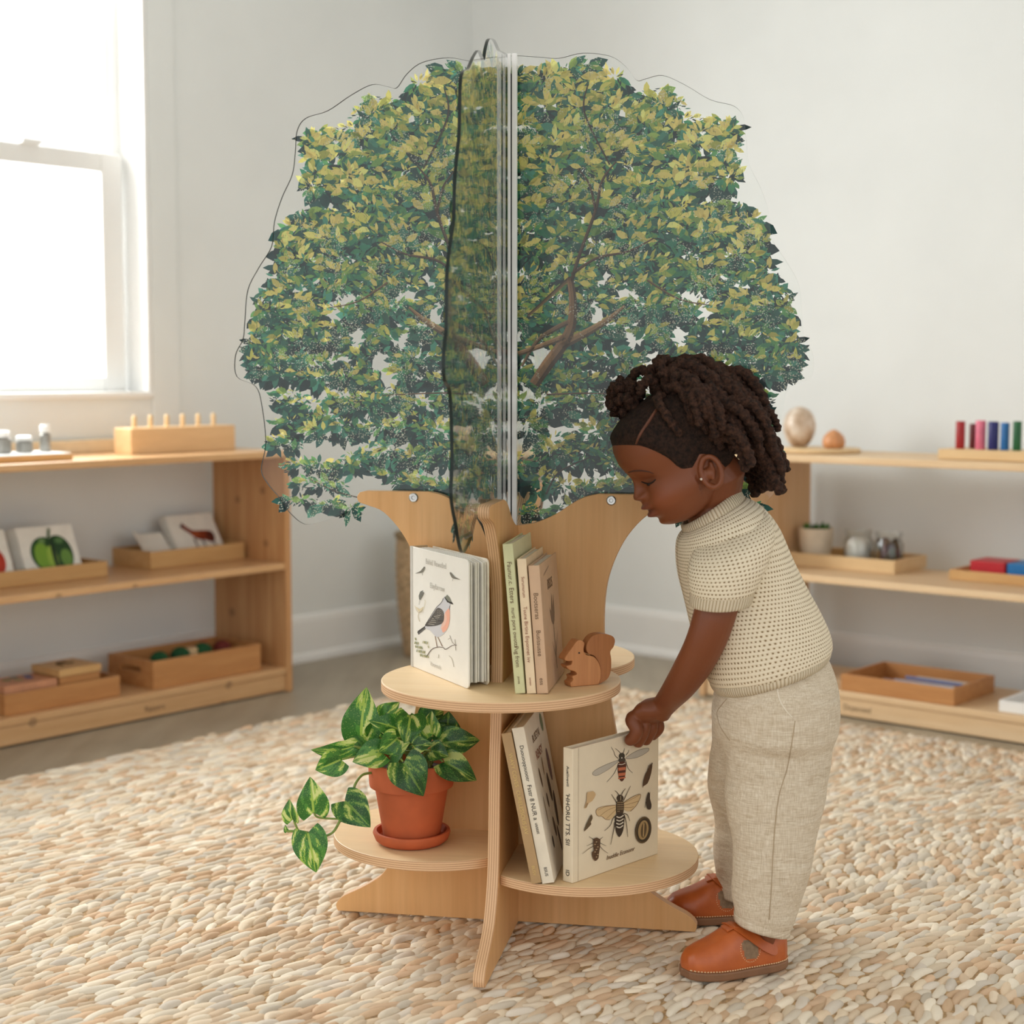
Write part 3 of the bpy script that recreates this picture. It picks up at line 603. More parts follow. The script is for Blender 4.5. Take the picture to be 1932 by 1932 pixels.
    Fc = (q[None]+(np.arange(N)*6)[:, None, None]).reshape(-1, 4)
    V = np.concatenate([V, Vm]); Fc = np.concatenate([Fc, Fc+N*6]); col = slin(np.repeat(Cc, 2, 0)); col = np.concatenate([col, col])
    PR.append((V, Fc, col))
foliage()
def print_mat():
    t = NT('leaf_print'); a = t.n('ShaderNodeVertexColor', layer_name='Col'); v = t.coord('Object')
    vo = t.n('ShaderNodeTexVoronoi'); t.l(v, vo.inputs['Vector']); vo.inputs['Scale'].default_value = 330; vo.inputs['Randomness'].default_value = .9
    d = t.math('LESS_THAN', vo.outputs['Distance'], .36); m = t.math('GREATER_THAN', t.noise(v, 26, 3, .6), .54)
    col = t.mix(t.math('MULTIPLY', t.math('MULTIPLY', d, m), .58), a.outputs[0], L4((236, 236, 214)))
    ln = t.math('GREATER_THAN', t.noise(t.coord('Object', (420, 60, 120), (0, .5, 0)), 1.0, 2), .62); col = t.mix(t.math('MULTIPLY', ln, .35), col, L4((40, 58, 60)))
    t.base(col); t.rough(.45); tr = t.n('ShaderNodeBsdfTranslucent'); t.l(col, tr.inputs[0]); mx = t.n('ShaderNodeMixShader'); mx.inputs[0].default_value = .3
    t.l(t.b.outputs[0], mx.inputs[1]); t.l(tr.outputs[0], mx.inputs[2]); t.l(mx.outputs[0], t.out.inputs[0]); return t.m
M_print = print_mat()
brs = [([(.030, .876), (.052, .908), (.076, .94), (.090, .97), (.092, 1.012), (.087, 1.045)], [.0085, .0095, .009, .0075, .006, .005], (150, 116, 84)), ([(.074, .938), (.112, .957), (.148, .978), (.175, 1.0)], [.007, .006, .0045, .002], (168, 134, 98)), ([(.004, .925), (.04, .937), (.08, .952)], [.004, .004, .005], (172, 138, 104)),
       ([(.010, .905), (.035, .945), (.065, .965), (.086, .975)], [.002, .003, .004, .004], (140, 112, 86)), ([(.09, 1.04), (.105, 1.087), (.128, 1.15), (.138, 1.195), (.16, 1.225)], [.003, .0026, .0024, .002, .001], (96, 74, 54)), ([(.128, 1.15), (.118, 1.19), (.10, 1.215)], [.002, .0016, .001], (92, 70, 52)), ([(.09, 1.05), (.13, 1.075), (.18, 1.085), (.22, 1.105)], [.0024, .002, .0016, .001], (100, 76, 58)),
       ([(.088, 1.045), (.06, 1.02), (.02, .985)], [.003, .003, .002], (128, 104, 70)), ([(.15, 1.22), (.11, 1.30), (.115, 1.345)], [.0012, .0014, .0008], (74, 62, 50)), ([(.05, .86), (.12, .862), (.22, .858)], [.0014, .0012, .0008], (120, 92, 74)), ([(.21, 1.04), (.26, 1.01), (.31, 1.0)], [.0016, .0012, .0006], (120, 92, 66)), ([(.26, .69), (.30, .70), (.345, .72)], [.001, .0012, .0008], (84, 72, 60)), ([(.05, .70), (.07, .735), (.12, .76)], [.0016, .0014, .0008], (70, 60, 52))]
def crown(nm, rot):
    o = MB().prism(aout, .0095, .0145, 'XZ', emi=1).build(nm, [M_acr, M_acre], bc); o.rotation_euler = (0, 0, rot)
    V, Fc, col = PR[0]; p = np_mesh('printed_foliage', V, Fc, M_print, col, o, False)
    m = MB()
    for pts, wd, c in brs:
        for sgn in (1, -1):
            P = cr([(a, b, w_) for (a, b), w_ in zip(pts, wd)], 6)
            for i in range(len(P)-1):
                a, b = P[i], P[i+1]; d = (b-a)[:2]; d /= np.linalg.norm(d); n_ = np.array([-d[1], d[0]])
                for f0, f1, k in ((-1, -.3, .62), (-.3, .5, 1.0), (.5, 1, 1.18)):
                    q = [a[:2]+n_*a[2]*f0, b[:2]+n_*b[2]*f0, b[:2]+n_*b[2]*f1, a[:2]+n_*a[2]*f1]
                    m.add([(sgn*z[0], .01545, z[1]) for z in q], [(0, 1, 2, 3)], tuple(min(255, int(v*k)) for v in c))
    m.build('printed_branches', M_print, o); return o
crown('wide_crown_panel', 0); crown('narrow_crown_panel', math.pi/2)
m = MB(); m.box(-.0082, -.0034, -.012, -.001, .651, 1.391).box(-.0012, .0060, -.012, -.001, .651, 1.391); cp = m.build('crown_post', plain('bright_white', (252, 252, 252), .2, .002), bc, bevel=.0006)
MB().box(-.0034, -.0012, -.0112, -.001, .651, 1.36).build('dark_slot', plain('slot_black', (30, 30, 30), .4), cp)
# ------------------------------------------------------------------ books
class Art:
    def __init__(s, uvf, W, H): s.m = MB(); s.uv = uvf; s.W = W; s.H = H; s.d = .0003
    def P(s, p): u, v = s.uv(*p); return (u*s.W, -s.d, v*s.H)
    def poly(s, pts, c, smooth=0):
        if smooth: pts = cr(pts, smooth, True)
        s.m.add([s.P(p) for p in pts], [list(range(len(pts)))], c); s.d += .00002
    def line(s, pts, wd, c, smooth=4, w1=None):
        P = cr(pts, smooth) if len(pts) > 2 else [np.array(p, float) for p in pts]; n = len(P)
        for i in range(n-1):
            a, b = P[i], P[i+1]; d = b-a; d = d/(np.linalg.norm(d)+1e-9); q = np.array([-d[1], d[0]])
            w0 = wd+((w1 if w1 is not None else wd)-wd)*i/(n-1); w2 = wd+((w1 if w1 is not None else wd)-wd)*(i+1)/(n-1)
            s.m.add([s.P(a+q*w0/2), s.P(b+q*w2/2), s.P(b-q*w2/2), s.P(a-q*w0/2)], [(0, 1, 2, 3)], c)
        s.d += .00002
    def ell(s, cx, cy, rx, ry, c, rot=0): s.poly(ell(cx, cy, rx, ry, 26, rot), c)
def frame(p0, p1):   # place a thing whose local x runs from p0 to p1
    d = p1-p0; return math.atan2(d[1], d[0]), float(np.linalg.norm(d[:2]))
RX = Matrix.Rotation(math.pi/2, 4, 'X')
def rrect(W, H, r, both=True):
    pts = [(0, 0)]
    for cx, cy, a0 in ((W-r, r, -90), (W-r, H-r, 0)):
        pts += [(cx+r*math.cos(math.radians(a0+k*15)), cy+r*math.sin(math.radians(a0+k*15))) for k in range(7)]
    return pts+[(0, H)]
# bird board book
p0, p1 = onz(776, 1257, ZU), onz(884, 1301, ZU); ang, W = frame(p0, p1); Hb = .1945
r = thing('board_book', 'thick white board book with a bird on its cover, pages fanned', 'book', (p0[0], p0[1], up(ZU)), ang)
M_cover = plain('cover_white', (240, 237, 228), .45, .01)
MB().prism(rrect(W, Hb, .008), 0, .0025, 'XZ').build('front_cover', M_cover, r, bevel=.0006)
MB().box(-.001, .008, -.0006, 0, 0, Hb).build('spine_strip', plain('spine_grey', (196, 192, 184), .5), r)
MB().box(-.003, .0, 0, .030, 0, Hb).build('spine', plain('spine_tan', (206, 176, 138), .5), r, bevel=.0008)
for k in range(6):
    y0, y1 = .0048+.0046*k, .0048+.0056*k+.0016; th_ = .0030; m = MB(); rings = []
    for q in range(9):
        t = q/8; x = .001+(W-.012-.004*(k % 2)-.001)*t; y = y0+(y1-y0)*t+.0028*math.sin(math.pi*t)*(k/5)
        zz = .002+(.004 if q == 8 else 0); rings.append([(x, y, zz), (x, y+th_, zz), (x, y+th_, Hb-zz-.001), (x, y, Hb-zz-.001)])
    m.loft(rings, True).build('board_page', M_paper, r, bevel=.0006)
mb = MB(); mb.prism(rrect(W-.012, Hb-.002, .008), 0, .0025, 'XZ'); o = mb.build('back_cover', plain('cover_cream', (236, 228, 212), .5), r, bevel=.0006); o.location = (0, .0385, 0)
def uvb(x, y):
    u = (x-120)/650; t, b = 85+155*u, 1555+245*u; return u, (b-y)/(b-t)
A = Art(uvb, W, Hb); G = (112, 108, 100); GL = (150, 146, 138)
A.poly([(300, 1050), (205, 1120), (198, 1140), (212, 1168), (320, 1070)], (70, 68, 66)); A.line([(215, 1150), (310, 1066)], 4, (150, 148, 144))
A.poly([(520, 690), (575, 760), (574, 830), (573, 900), (570, 990), (545, 1080), (500, 1150), (440, 1188), (400, 1170), (350, 1110), (290, 1080), (330, 980), (380, 900), (430, 820), (480, 770), (505, 710)], (206, 206, 210), 3)
A.poly([(566, 830), (573, 900), (570, 990), (545, 1080), (500, 1130), (482, 1080), (505, 1010), (515, 900)], (240, 178, 154), 3); A.poly([(520, 890), (540, 960), (520, 1030), (500, 1060), (470, 1090), (490, 1000)], (236, 196, 178), 3)
A.poly([(545, 668), (515, 704), (545, 762), (594, 756), (572, 700)], (128, 130, 116)); A.poly([(512, 704), (548, 758), (580, 776), (612, 783), (596, 756), (560, 748), (520, 700)], (30, 28, 26)); A.line([(572, 800), (568, 850)], 5, (70, 66, 62))
A.poly([(440, 830), (500, 868), (509, 960), (484, 1020), (400, 1052), (294, 1056), (340, 980), (390, 900)], (92, 88, 84), 3)
for k in range(5): A.line([(330+14*k, 1030-22*k), (400+18*k, 1040-30*k)], 5, (196, 190, 176))
for k in range(14): A.ell(440+17*(k % 4), 862+24*(k//4)+8*(k % 2), 5, 6, (150, 144, 134))
A.line([(385, 935), (430, 985), (505, 985)], 6, (44, 42, 40)); A.line([(294, 1054), (400, 1050), (484, 1018)], 5, (50, 47, 44)); A.line([(505, 710), (480, 768), (430, 822), (380, 902), (294, 1050)], 5, (70, 68, 66))
for a, b in (((410, 1178), (432, 1312)), ((440, 1188), (492, 1300))): A.line([a, b], 7, (140, 112, 92))
A.line([(310, 1432), (370, 1342), (440, 1310), (500, 1312), (528, 1332), (600, 1282), (652, 1273)], 9, (104, 88, 78), 5, 6)
A.line([(575, 1160), (600, 1238), (640, 1276)], 4, (112, 98, 84)); A.line([(632, 1205), (640, 1340)], 4, (112, 98, 84)); A.line([(556, 1210), (578, 1190)], 4, (112, 98, 84)); A.line([(566, 1405), (600, 1450), (618, 1540)], 4, (150, 140, 116)); A.line([(452, 1400), (447, 1445)], 5, (150, 140, 116))
for (x, y, s_) in ((262, 380, 1), (612, 440, -1)):
    q = lambda pts: [(x+s_*a, y+b) for a, b in pts]
    A.poly(q([(36, -42), (28, -12), (10, 22), (-14, 32), (-84, 42), (-20, 10), (8, -24), (22, -44)]), (120, 116, 104)); A.line(q([(0, 30), (4, 60)]), 4, GL)
A.poly([(280, 620), (262, 640), (286, 650), (240, 742), (226, 735), (222, 690), (240, 640)], (112, 112, 104)); A.line([(232, 740), (226, 800)], 4, GL)
A.line([(172, 810), (195, 870), (232, 900), (272, 860), (297, 770), (294, 735)], 4, (206, 194, 160)); A.line([(232, 880), (214, 940), (232, 1006)], 5, (190, 172, 136)); A.poly([(180, 820), (232, 855), (280, 820), (250, 880), (220, 884)], (222, 208, 174))
for k in range(26):
    x, y = 178+(k*37 % 165), 1205+(k*53 % 215)
    A.line([(x, y), (x+7*(-1)**k, y+30)], 9 if k % 3 else 14, ((150, 150, 104), (170, 166, 120), (122, 136, 100))[k % 3])
A.m.build('bird_illustration', M_paint, r)
TM = lambda x, z, y=-.0008, rot=0: Matrix.Translation((x, y, z)) @ RX @ Matrix.Rotation(rot, 4, 'Z')
text_part('cover_title', 'Bshid Vewstbel', .0125, TM(W*.46, Hb*.905), M_inkgrey, r); text_part('cover_subtitle', 'Elayfarrow', .0125, TM(W*.48, Hb*.72), M_inkgrey, r); text_part('author_line', 'Vavurstels', .010, TM(W*.45, Hb*.085), M_inkgrey, r)
# upright and leaning hardbacks, spine to the camera
def hardback(label, loc, ang, lean, w_, D, H, c_spine, c_cover, texts, tm, art=None, group=None, c_pages=(226, 214, 190), cut=0):
    r = thing('hardback_book', label, 'book', loc, 0, group); r.rotation_euler = (0, -lean, ang)
    ms = plain('cover_'+str(len(bpy.data.materials)), c_spine, .5, .03); mc = plain('cover_'+str(len(bpy.data.materials)), c_cover, .5, .03)
    MB().box(0, w_, 0, .002, 0, H).build('spine', ms, r, bevel=.0006)
    MB().box(w_-.0022, w_, .002, D, 0, H).build('front_cover', mc, r, bevel=.0005); MB().box(0, .0022, .002, D, 0, H).build('back_cover', ms, r, bevel=.0005)
    p = MB().box(.0022, w_-.0022, .002, D-.004, .003, H-.003).build('pages', M_pages, r); 
    for s, z, sz in texts: text_part('spine_title', s, sz*.72, Matrix.Translation((w_/2, -.0004, z)) @ RX @ Matrix.Rotation(-math.pi/2, 4, 'Z'), tm, r)
    if art: art(r, w_, D, H)
    return r
b3 = lambda px, py: loc_on(px, py, up(ZU))
def art_tulip(r, w_, D, H):
    A = Art(lambda u, v: (u, v), D, H); dk = (112, 88, 66)
    A.poly([(.40, .62), (.46, .50), (.58, .46), (.66, .54), (.64, .70), (.58, .58), (.54, .72), (.48, .58)], dk, 2)
    A.line([(.56, .48), (.58, .3), (.60, .1)], .02, dk); A.line([(.58, .2), (.42, .34)], .025, (140, 116, 92), w1=.005); A.line([(.59, .22), (.76, .38)], .025, (140, 116, 92), w1=.005); A.line([(.2, .9), (.5, .94)], .01, (150, 126, 104))
    o = A.m.build('cover_illustration', M_paint, r); o.rotation_euler = (0, 0, math.pi/2); o.location = (w_, 0, 0)
    text_part('cover_title', 'BSUS', .022, Matrix.Translation((w_+.0004, D*.5, H*.8)) @ Matrix.Rotation(math.pi/2, 4, 'Z') @ RX, M_inkbrown, r)
hardback('light green hardback leaning on the panel of the upper shelf', b3(972, 1309), BANG, .085, .0148, .165, .222, (206, 206, 160), (206, 202, 160), (('Faunur.c. Etters', .165, .0135), ('nurti pors owotts', .098, .0115), ('Pug from', .055, .012), ('yuves', .02, .007)), M_inkbrown, group=None)
hardback('cream hardback with red spine lettering between the green and the pink-brown book', b3(994, 1309), BANG, .075, .0135, .16, .200, (232, 210, 176), (224, 198, 160), (('Surumurum', .158, .009), ('Tuune Birtins Enponnet ivv', .088, .0105), ('suneen', .018, .006)), M_inkred)
hardback('pink-brown hardback with a dark tulip on its cover', b3(1013, 1309), BANG, .07, .0165, .17, .190, (206, 172, 140), (198, 164, 130), (('Bootseras', .13, .0135), ('Busissusse', .075, .013), ('ess', .018, .012)), M_inkbrown, art_tulip)
b2 = lambda px, py: loc_on(px, py, up(ZR))
def art_spots(r, w_, D, H):
    A = Art(lambda u, v: (u, v), D, H)
    for (u, v, a, b, ro, c) in ((.30, .62, .03, .07, .3, (92, 70, 48)), (.5, .66, .02, .06, -.2, (140, 110, 70)), (.42, .45, .03, .05, .2, (70, 54, 40)), (.25, .42, .02, .09, .1, (160, 140, 110)), (.62, .5, .05, .10, .2, (60, 46, 38)), (.72, .34, .05, .12, -.3, (52, 40, 34)), (.5, .26, .04, .07, .3, (80, 60, 44)), (.3, .2, .03, .04, 0, (44, 36, 30)), (.62, .16, .03, .09, .2, (70, 54, 44)), (.8, .62, .06, .11, .1, (112, 90, 96)), (.82, .9, .06, .06, .1, (110, 128, 100))):
        A.ell(u, v, a, b, c, ro)
    o = A.m.build('cover_illustration', M_paint, r); o.rotation_euler = (0, 0, math.pi/2); o.location = (w_, 0, 0)
    text_part('cover_title', 'BUSEYAI', .017, Matrix.Translation((w_+.0004, D*.45, H*.87)) @ Matrix.Rotation(math.pi/2, 4, 'Z') @ RX, M_inkbrown, r); text_part('cover_subtitle', 'RENSY', .019, Matrix.Translation((w_+.0004, D*.45, H*.76)) @ Matrix.Rotation(math.pi/2, 4, 'Z') @ RX, M_inkred, r)
hardback('tan hardback with gold spine lettering leaning on the lower right shelf', b2(1003, 1668), BANG, .20, .0150, .175, .232, (178, 146, 104), (170, 138, 98), (('WAVY COVES', .175, .0115), ('CURELESSOUS JAV', .11, .0115), ('BUSV', .02, .009)), M_gold)
hardback('cream hardback with dark specimens on its cover leaning beside the tan book', b2(1023, 1668), BANG, .195, .0185, .17, .240, (230, 220, 200), (226, 214, 194), (('Duouoqqouootr', .185, .0115), ('Fsstr 8 NUR a', .125, .013), ('usssst', .085, .010), ('BSUS', .018, .009)), M_ink, art_spots)
# bee book held by the child
p0, p1 = onz(1081, 1667, ZR), onz(1241, 1611, ZR); ang, W = frame(p0, p1); Hb = .2055; TB = .019
r = thing('bee_book', 'cream hardback with bees on its cover held by the child', 'book', (p0[0], p0[1], up(ZR)), ang); BEE = r
M_bee = plain('bee_cover', (232, 218, 192), .45, .012)
MB().box(0, W, 0, .0024, 0, Hb).build('front_cover', M_bee, r, bevel=.0007); MB().box(0, W, TB-.0024, TB, 0, Hb).build('back_cover', M_bee, r, bevel=.0007)
MB().box(-.0016, .0012, 0, TB, 0, Hb).build('spine', M_bee, r, bevel=.001); MB().box(.003, W-.004, .0026, TB-.0026, .003, Hb-.0035).build('pages', M_pages, r)
MB().box(.0105, .0125, -.0003, .0002, .001, Hb-.001).build('hinge_groove', plain('hinge', (206, 190, 164), .5), r)
def uve(x, y):
    u = (x-240)/990; t, b = 240-215*u, 1850-335*u; return u, (b-y)/(b-t)
A = Art(uve, W, Hb); DK = (48, 36, 28); BR = (86, 60, 40)
def legs(L, w0=7, w1=3, c=DK):
    for q in L: A.line(q, w0, c, 4, w1)
A.poly([(745, 398), (620, 440), (500, 495), (452, 540), (470, 568), (520, 565), (620, 510), (700, 455), (748, 410)], (190, 182, 168), 3); A.poly([(832, 375), (900, 330), (1000, 285), (1100, 270), (1105, 300), (1040, 345), (950, 380), (850, 388)], (190, 182, 168), 3)
for P in ([(745, 398), (620, 440), (500, 495), (452, 540), (470, 568), (520, 565), (620, 510), (700, 455), (748, 410)], [(832, 375), (900, 330), (1000, 285), (1100, 270), (1105, 300), (1040, 345), (950, 380), (850, 388)]): A.line(P+[P[0]], 4, (120, 108, 94))
A.ell(786, 352, 36, 38, (64, 58, 48)); A.ell(788, 400, 42, 36, (70, 62, 52)); A.poly([(744, 436), (832, 428), (830, 560), (812, 630), (786, 652), (762, 630), (742, 560)], (84, 44, 32), 3)
for y0, y1 in ((490, 525), (555, 590), (606, 624)): A.poly([(745, y0), (831, y0-8), (829, y1-8), (747, y1)], (196, 112, 78))
A.line([(748, 448), (790, 452), (828, 436)], 8, (226, 214, 196)); A.ell(785, 374, 7, 8, (220, 214, 204))
legs([[(745, 378), (708, 345), (690, 290), (660, 238)], [(832, 345), (860, 310), (868, 285)], [(748, 430), (700, 550), (612, 655)], [(832, 410), (860, 500), (916, 556)], [(770, 318), (740, 285), (708, 260)], [(800, 318), (812, 285), (816, 262)]])
A.poly([(722, 930), (600, 938), (515, 960), (490, 1000), (510, 1050), (560, 1060), (600, 1095), (650, 1102), (700, 1060), (728, 990)], (214, 186, 142), 3); A.poly([(808, 905), (900, 845), (1000, 808), (1006, 850), (960, 940), (890, 1010), (812, 985)], (214, 186, 142), 3)
for q in ([(722, 932), (600, 945), (510, 985)], [(720, 950), (620, 990), (540, 1050)], [(722, 980), (660, 1040), (610, 1090)], [(808, 908), (900, 868), (1000, 815)], [(808, 935), (900, 915), (985, 890)], [(810, 960), (880, 965), (930, 955)]): A.line(q, 4, (140, 104, 70))
A.line([(722, 930), (600, 938), (515, 960), (490, 1000), (510, 1050), (560, 1060), (600, 1095), (650, 1102)], 5, (150, 116, 80)); A.line([(808, 905), (900, 845), (1000, 808), (1006, 850), (960, 940), (890, 1010)], 5, (110, 78, 54))
A.ell(766, 850, 40, 42, (60, 46, 34)); A.poly([(728, 890), (805, 885), (803, 1030), (724, 1040)], (74, 58, 42), 3)
for k in range(22): A.ell(738+15*(k % 5), 900+26*(k//5), 5, 6, (176, 150, 112))
A.poly([(718, 1045), (808, 1035), (815, 1120), (800, 1240), (756, 1312), (718, 1240), (705, 1130)], (56, 44, 34), 3)
for y, x0, x1 in ((1065, 722, 806), (1105, 722, 806), (1145, 720, 804), (1185, 722, 800)): A.line([(x0, y), (760, y+14), (x1, y-12)], 13, (226, 216, 198))
A.line([(768, 820), (770, 872)], 6, (190, 170, 136))
legs([[(726, 905), (700, 860), (662, 798)], [(804, 880), (836, 810), (886, 708)], [(748, 812), (728, 780), (700, 756)], [(780, 808), (798, 770), (826, 738)], [(722, 1050), (680, 1090), (650, 1170), (584, 1232)], [(806, 1030), (850, 1050), (878, 1122)], [(704, 1130), (684, 1260), (656, 1398)], [(812, 1050), (838, 1150), (856, 1312)]], 10, 4)
A.poly([(1145, 440), (1132, 560), (1090, 680), (1040, 712), (1032, 740), (1030, 690), (1050, 600), (1090, 520)], BR, 2); A.line([(1118, 455), (1096, 540)], 7, BR); A.line([(1100, 470), (1084, 540)], 5, BR); A.line([(1144, 440), (1126, 540)], 9, BR)
A.poly([(1098, 785), (1112, 800), (1120, 780), (1118, 860), (1138, 930), (1128, 988), (1090, 985), (1075, 940), (1072, 870)], (64, 52, 42), 2); A.line([(1074, 890), (1056, 968)], 5, (64, 52, 42))
A.ell(1040, 1232, 98, 160, (96, 76, 48), .14); A.ell(1046, 1232, 84, 142, (58, 46, 32), .14); A.ell(1040, 1232, 62, 116, (168, 140, 94), .14); A.ell(1044, 1232, 34, 92, (92, 72, 46), .12); A.line([(1046, 1150), (1040, 1310)], 12, (190, 160, 112)); A.line([(965, 1150), (950, 1240), (985, 1360)], 6, (50, 40, 30))
A.poly([(382, 770), (420, 758), (450, 752), (480, 795), (440, 870), (405, 890), (375, 948), (355, 945), (380, 860)], (206, 174, 130), 2); A.poly([(360, 945), (378, 890), (396, 890), (376, 946)], (160, 128, 92))
A.poly([(432, 1028), (446, 1075), (425, 1120), (428, 1150), (352, 1230), (366, 1170), (400, 1090)], (98, 80, 56), 2)
A.poly([(455, 1322), (535, 1330), (520, 1500), (512, 1560), (474, 1588), (444, 1530), (442, 1475), (462, 1460)], (92, 66, 46), 2)
for k in range(14): A.ell(470+16*(k % 3)+4*(k % 2), 1345+15*(k), 8, 5, (206, 182, 142) if k % 2 else (50, 36, 26))
legs([[(458, 1330), (430, 1310), (404, 1290)], [(532, 1328), (548, 1315), (562, 1302)], [(460, 1368), (420, 1385), (378, 1404)], [(526, 1372), (560, 1390), (600, 1412)], [(458, 1408), (400, 1440), (330, 1498)], [(526, 1412), (570, 1460), (622, 1500)]], 7, 3)
A.m.build('insect_illustrations', M_paint, r)
text_part('cover_title', 'Inuddie Economr', .0098, TM(W*.54, Hb*.105, -.001), M_inkbrown, r, shear=.3)
for s, z, sz in (('Auaiiivoviii', Hb*.79, .010), ("'HHORU TTS. SII", Hb*.47, .0155), ('ID', Hb*.07, .014)):
    text_part('spine_title', s, sz*.72, Matrix.Translation((-.0021, TB/2, z)) @ Matrix.Rotation(-math.pi/2, 4, 'Z') @ RX @ Matrix.Rotation(-math.pi/2, 4, 'Z'), M_ink, r)
# ------------------------------------------------------------------ wooden squirrel
def squirrel():
    l = loc_on(1072, 1294, up(ZU)); r = thing('wooden_squirrel', 'small brown cut-out wooden squirrel standing on the upper round shelf', 'toy', l, .42)
    k = .000251
    q = lambda pts: [((x-1255)*k*1.12, (1325-y)*k) for x, y in pts]
    body = [(1255, 1325), (1420, 1325), (1432, 1290), (1434, 1240), (1420, 1190), (1390, 1152), (1345, 1138), (1330, 1105), (1334, 1062), (1296, 1046), (1258, 1092), (1216, 1152), (1240, 1168), (1262, 1168), (1256, 1190), (1228, 1196), (1244, 1220), (1276, 1232), (1290, 1252), (1262, 1262), (1268, 1284), (1250, 1300)]
    tail = [(1424, 1324), (1478, 1300), (1500, 1250), (1502, 1180), (1496, 1132), (1516, 1104), (1524, 1062), (1502, 1034), (1442, 1018), (1392, 1026), (1362, 1058), (1350, 1100), (1364, 1134), (1398, 1150), (1424, 1190), (1437, 1240), (1434, 1295)]
    sm = lambda P, n: [tuple(z) for z in cr(P, n, True)]
    mw = wood('walnut_toy', (204, 144, 94), (178, 116, 70), 'Z', fine=1.4)
    b = MB().prism(sm(q(body[2:]), 2)+[] if False else q([body[0], body[1]])+[tuple(z) for z in cr(q(body[2:]), 3)], -.010, .012, 'XZ').build('body', mw, r, bevel=.001)
    MB().prism(sm(q(tail), 3), -.007, .010, 'XZ').build('tail', wood('walnut_tail', (176, 116, 70), (150, 94, 54), 'Z', fine=1.4), r, bevel=.001)
    e = MB().lathe([(.0014, 0), (.0014, .0004), (.0004, .0006)], 12).build('eye', M_ink, b); e.location = (q([(1302, 1122)])[0][0], -.0100, q([(1302, 1122)])[0][1]); e.rotation_euler = (math.pi/2, 0, 0)
squirrel()
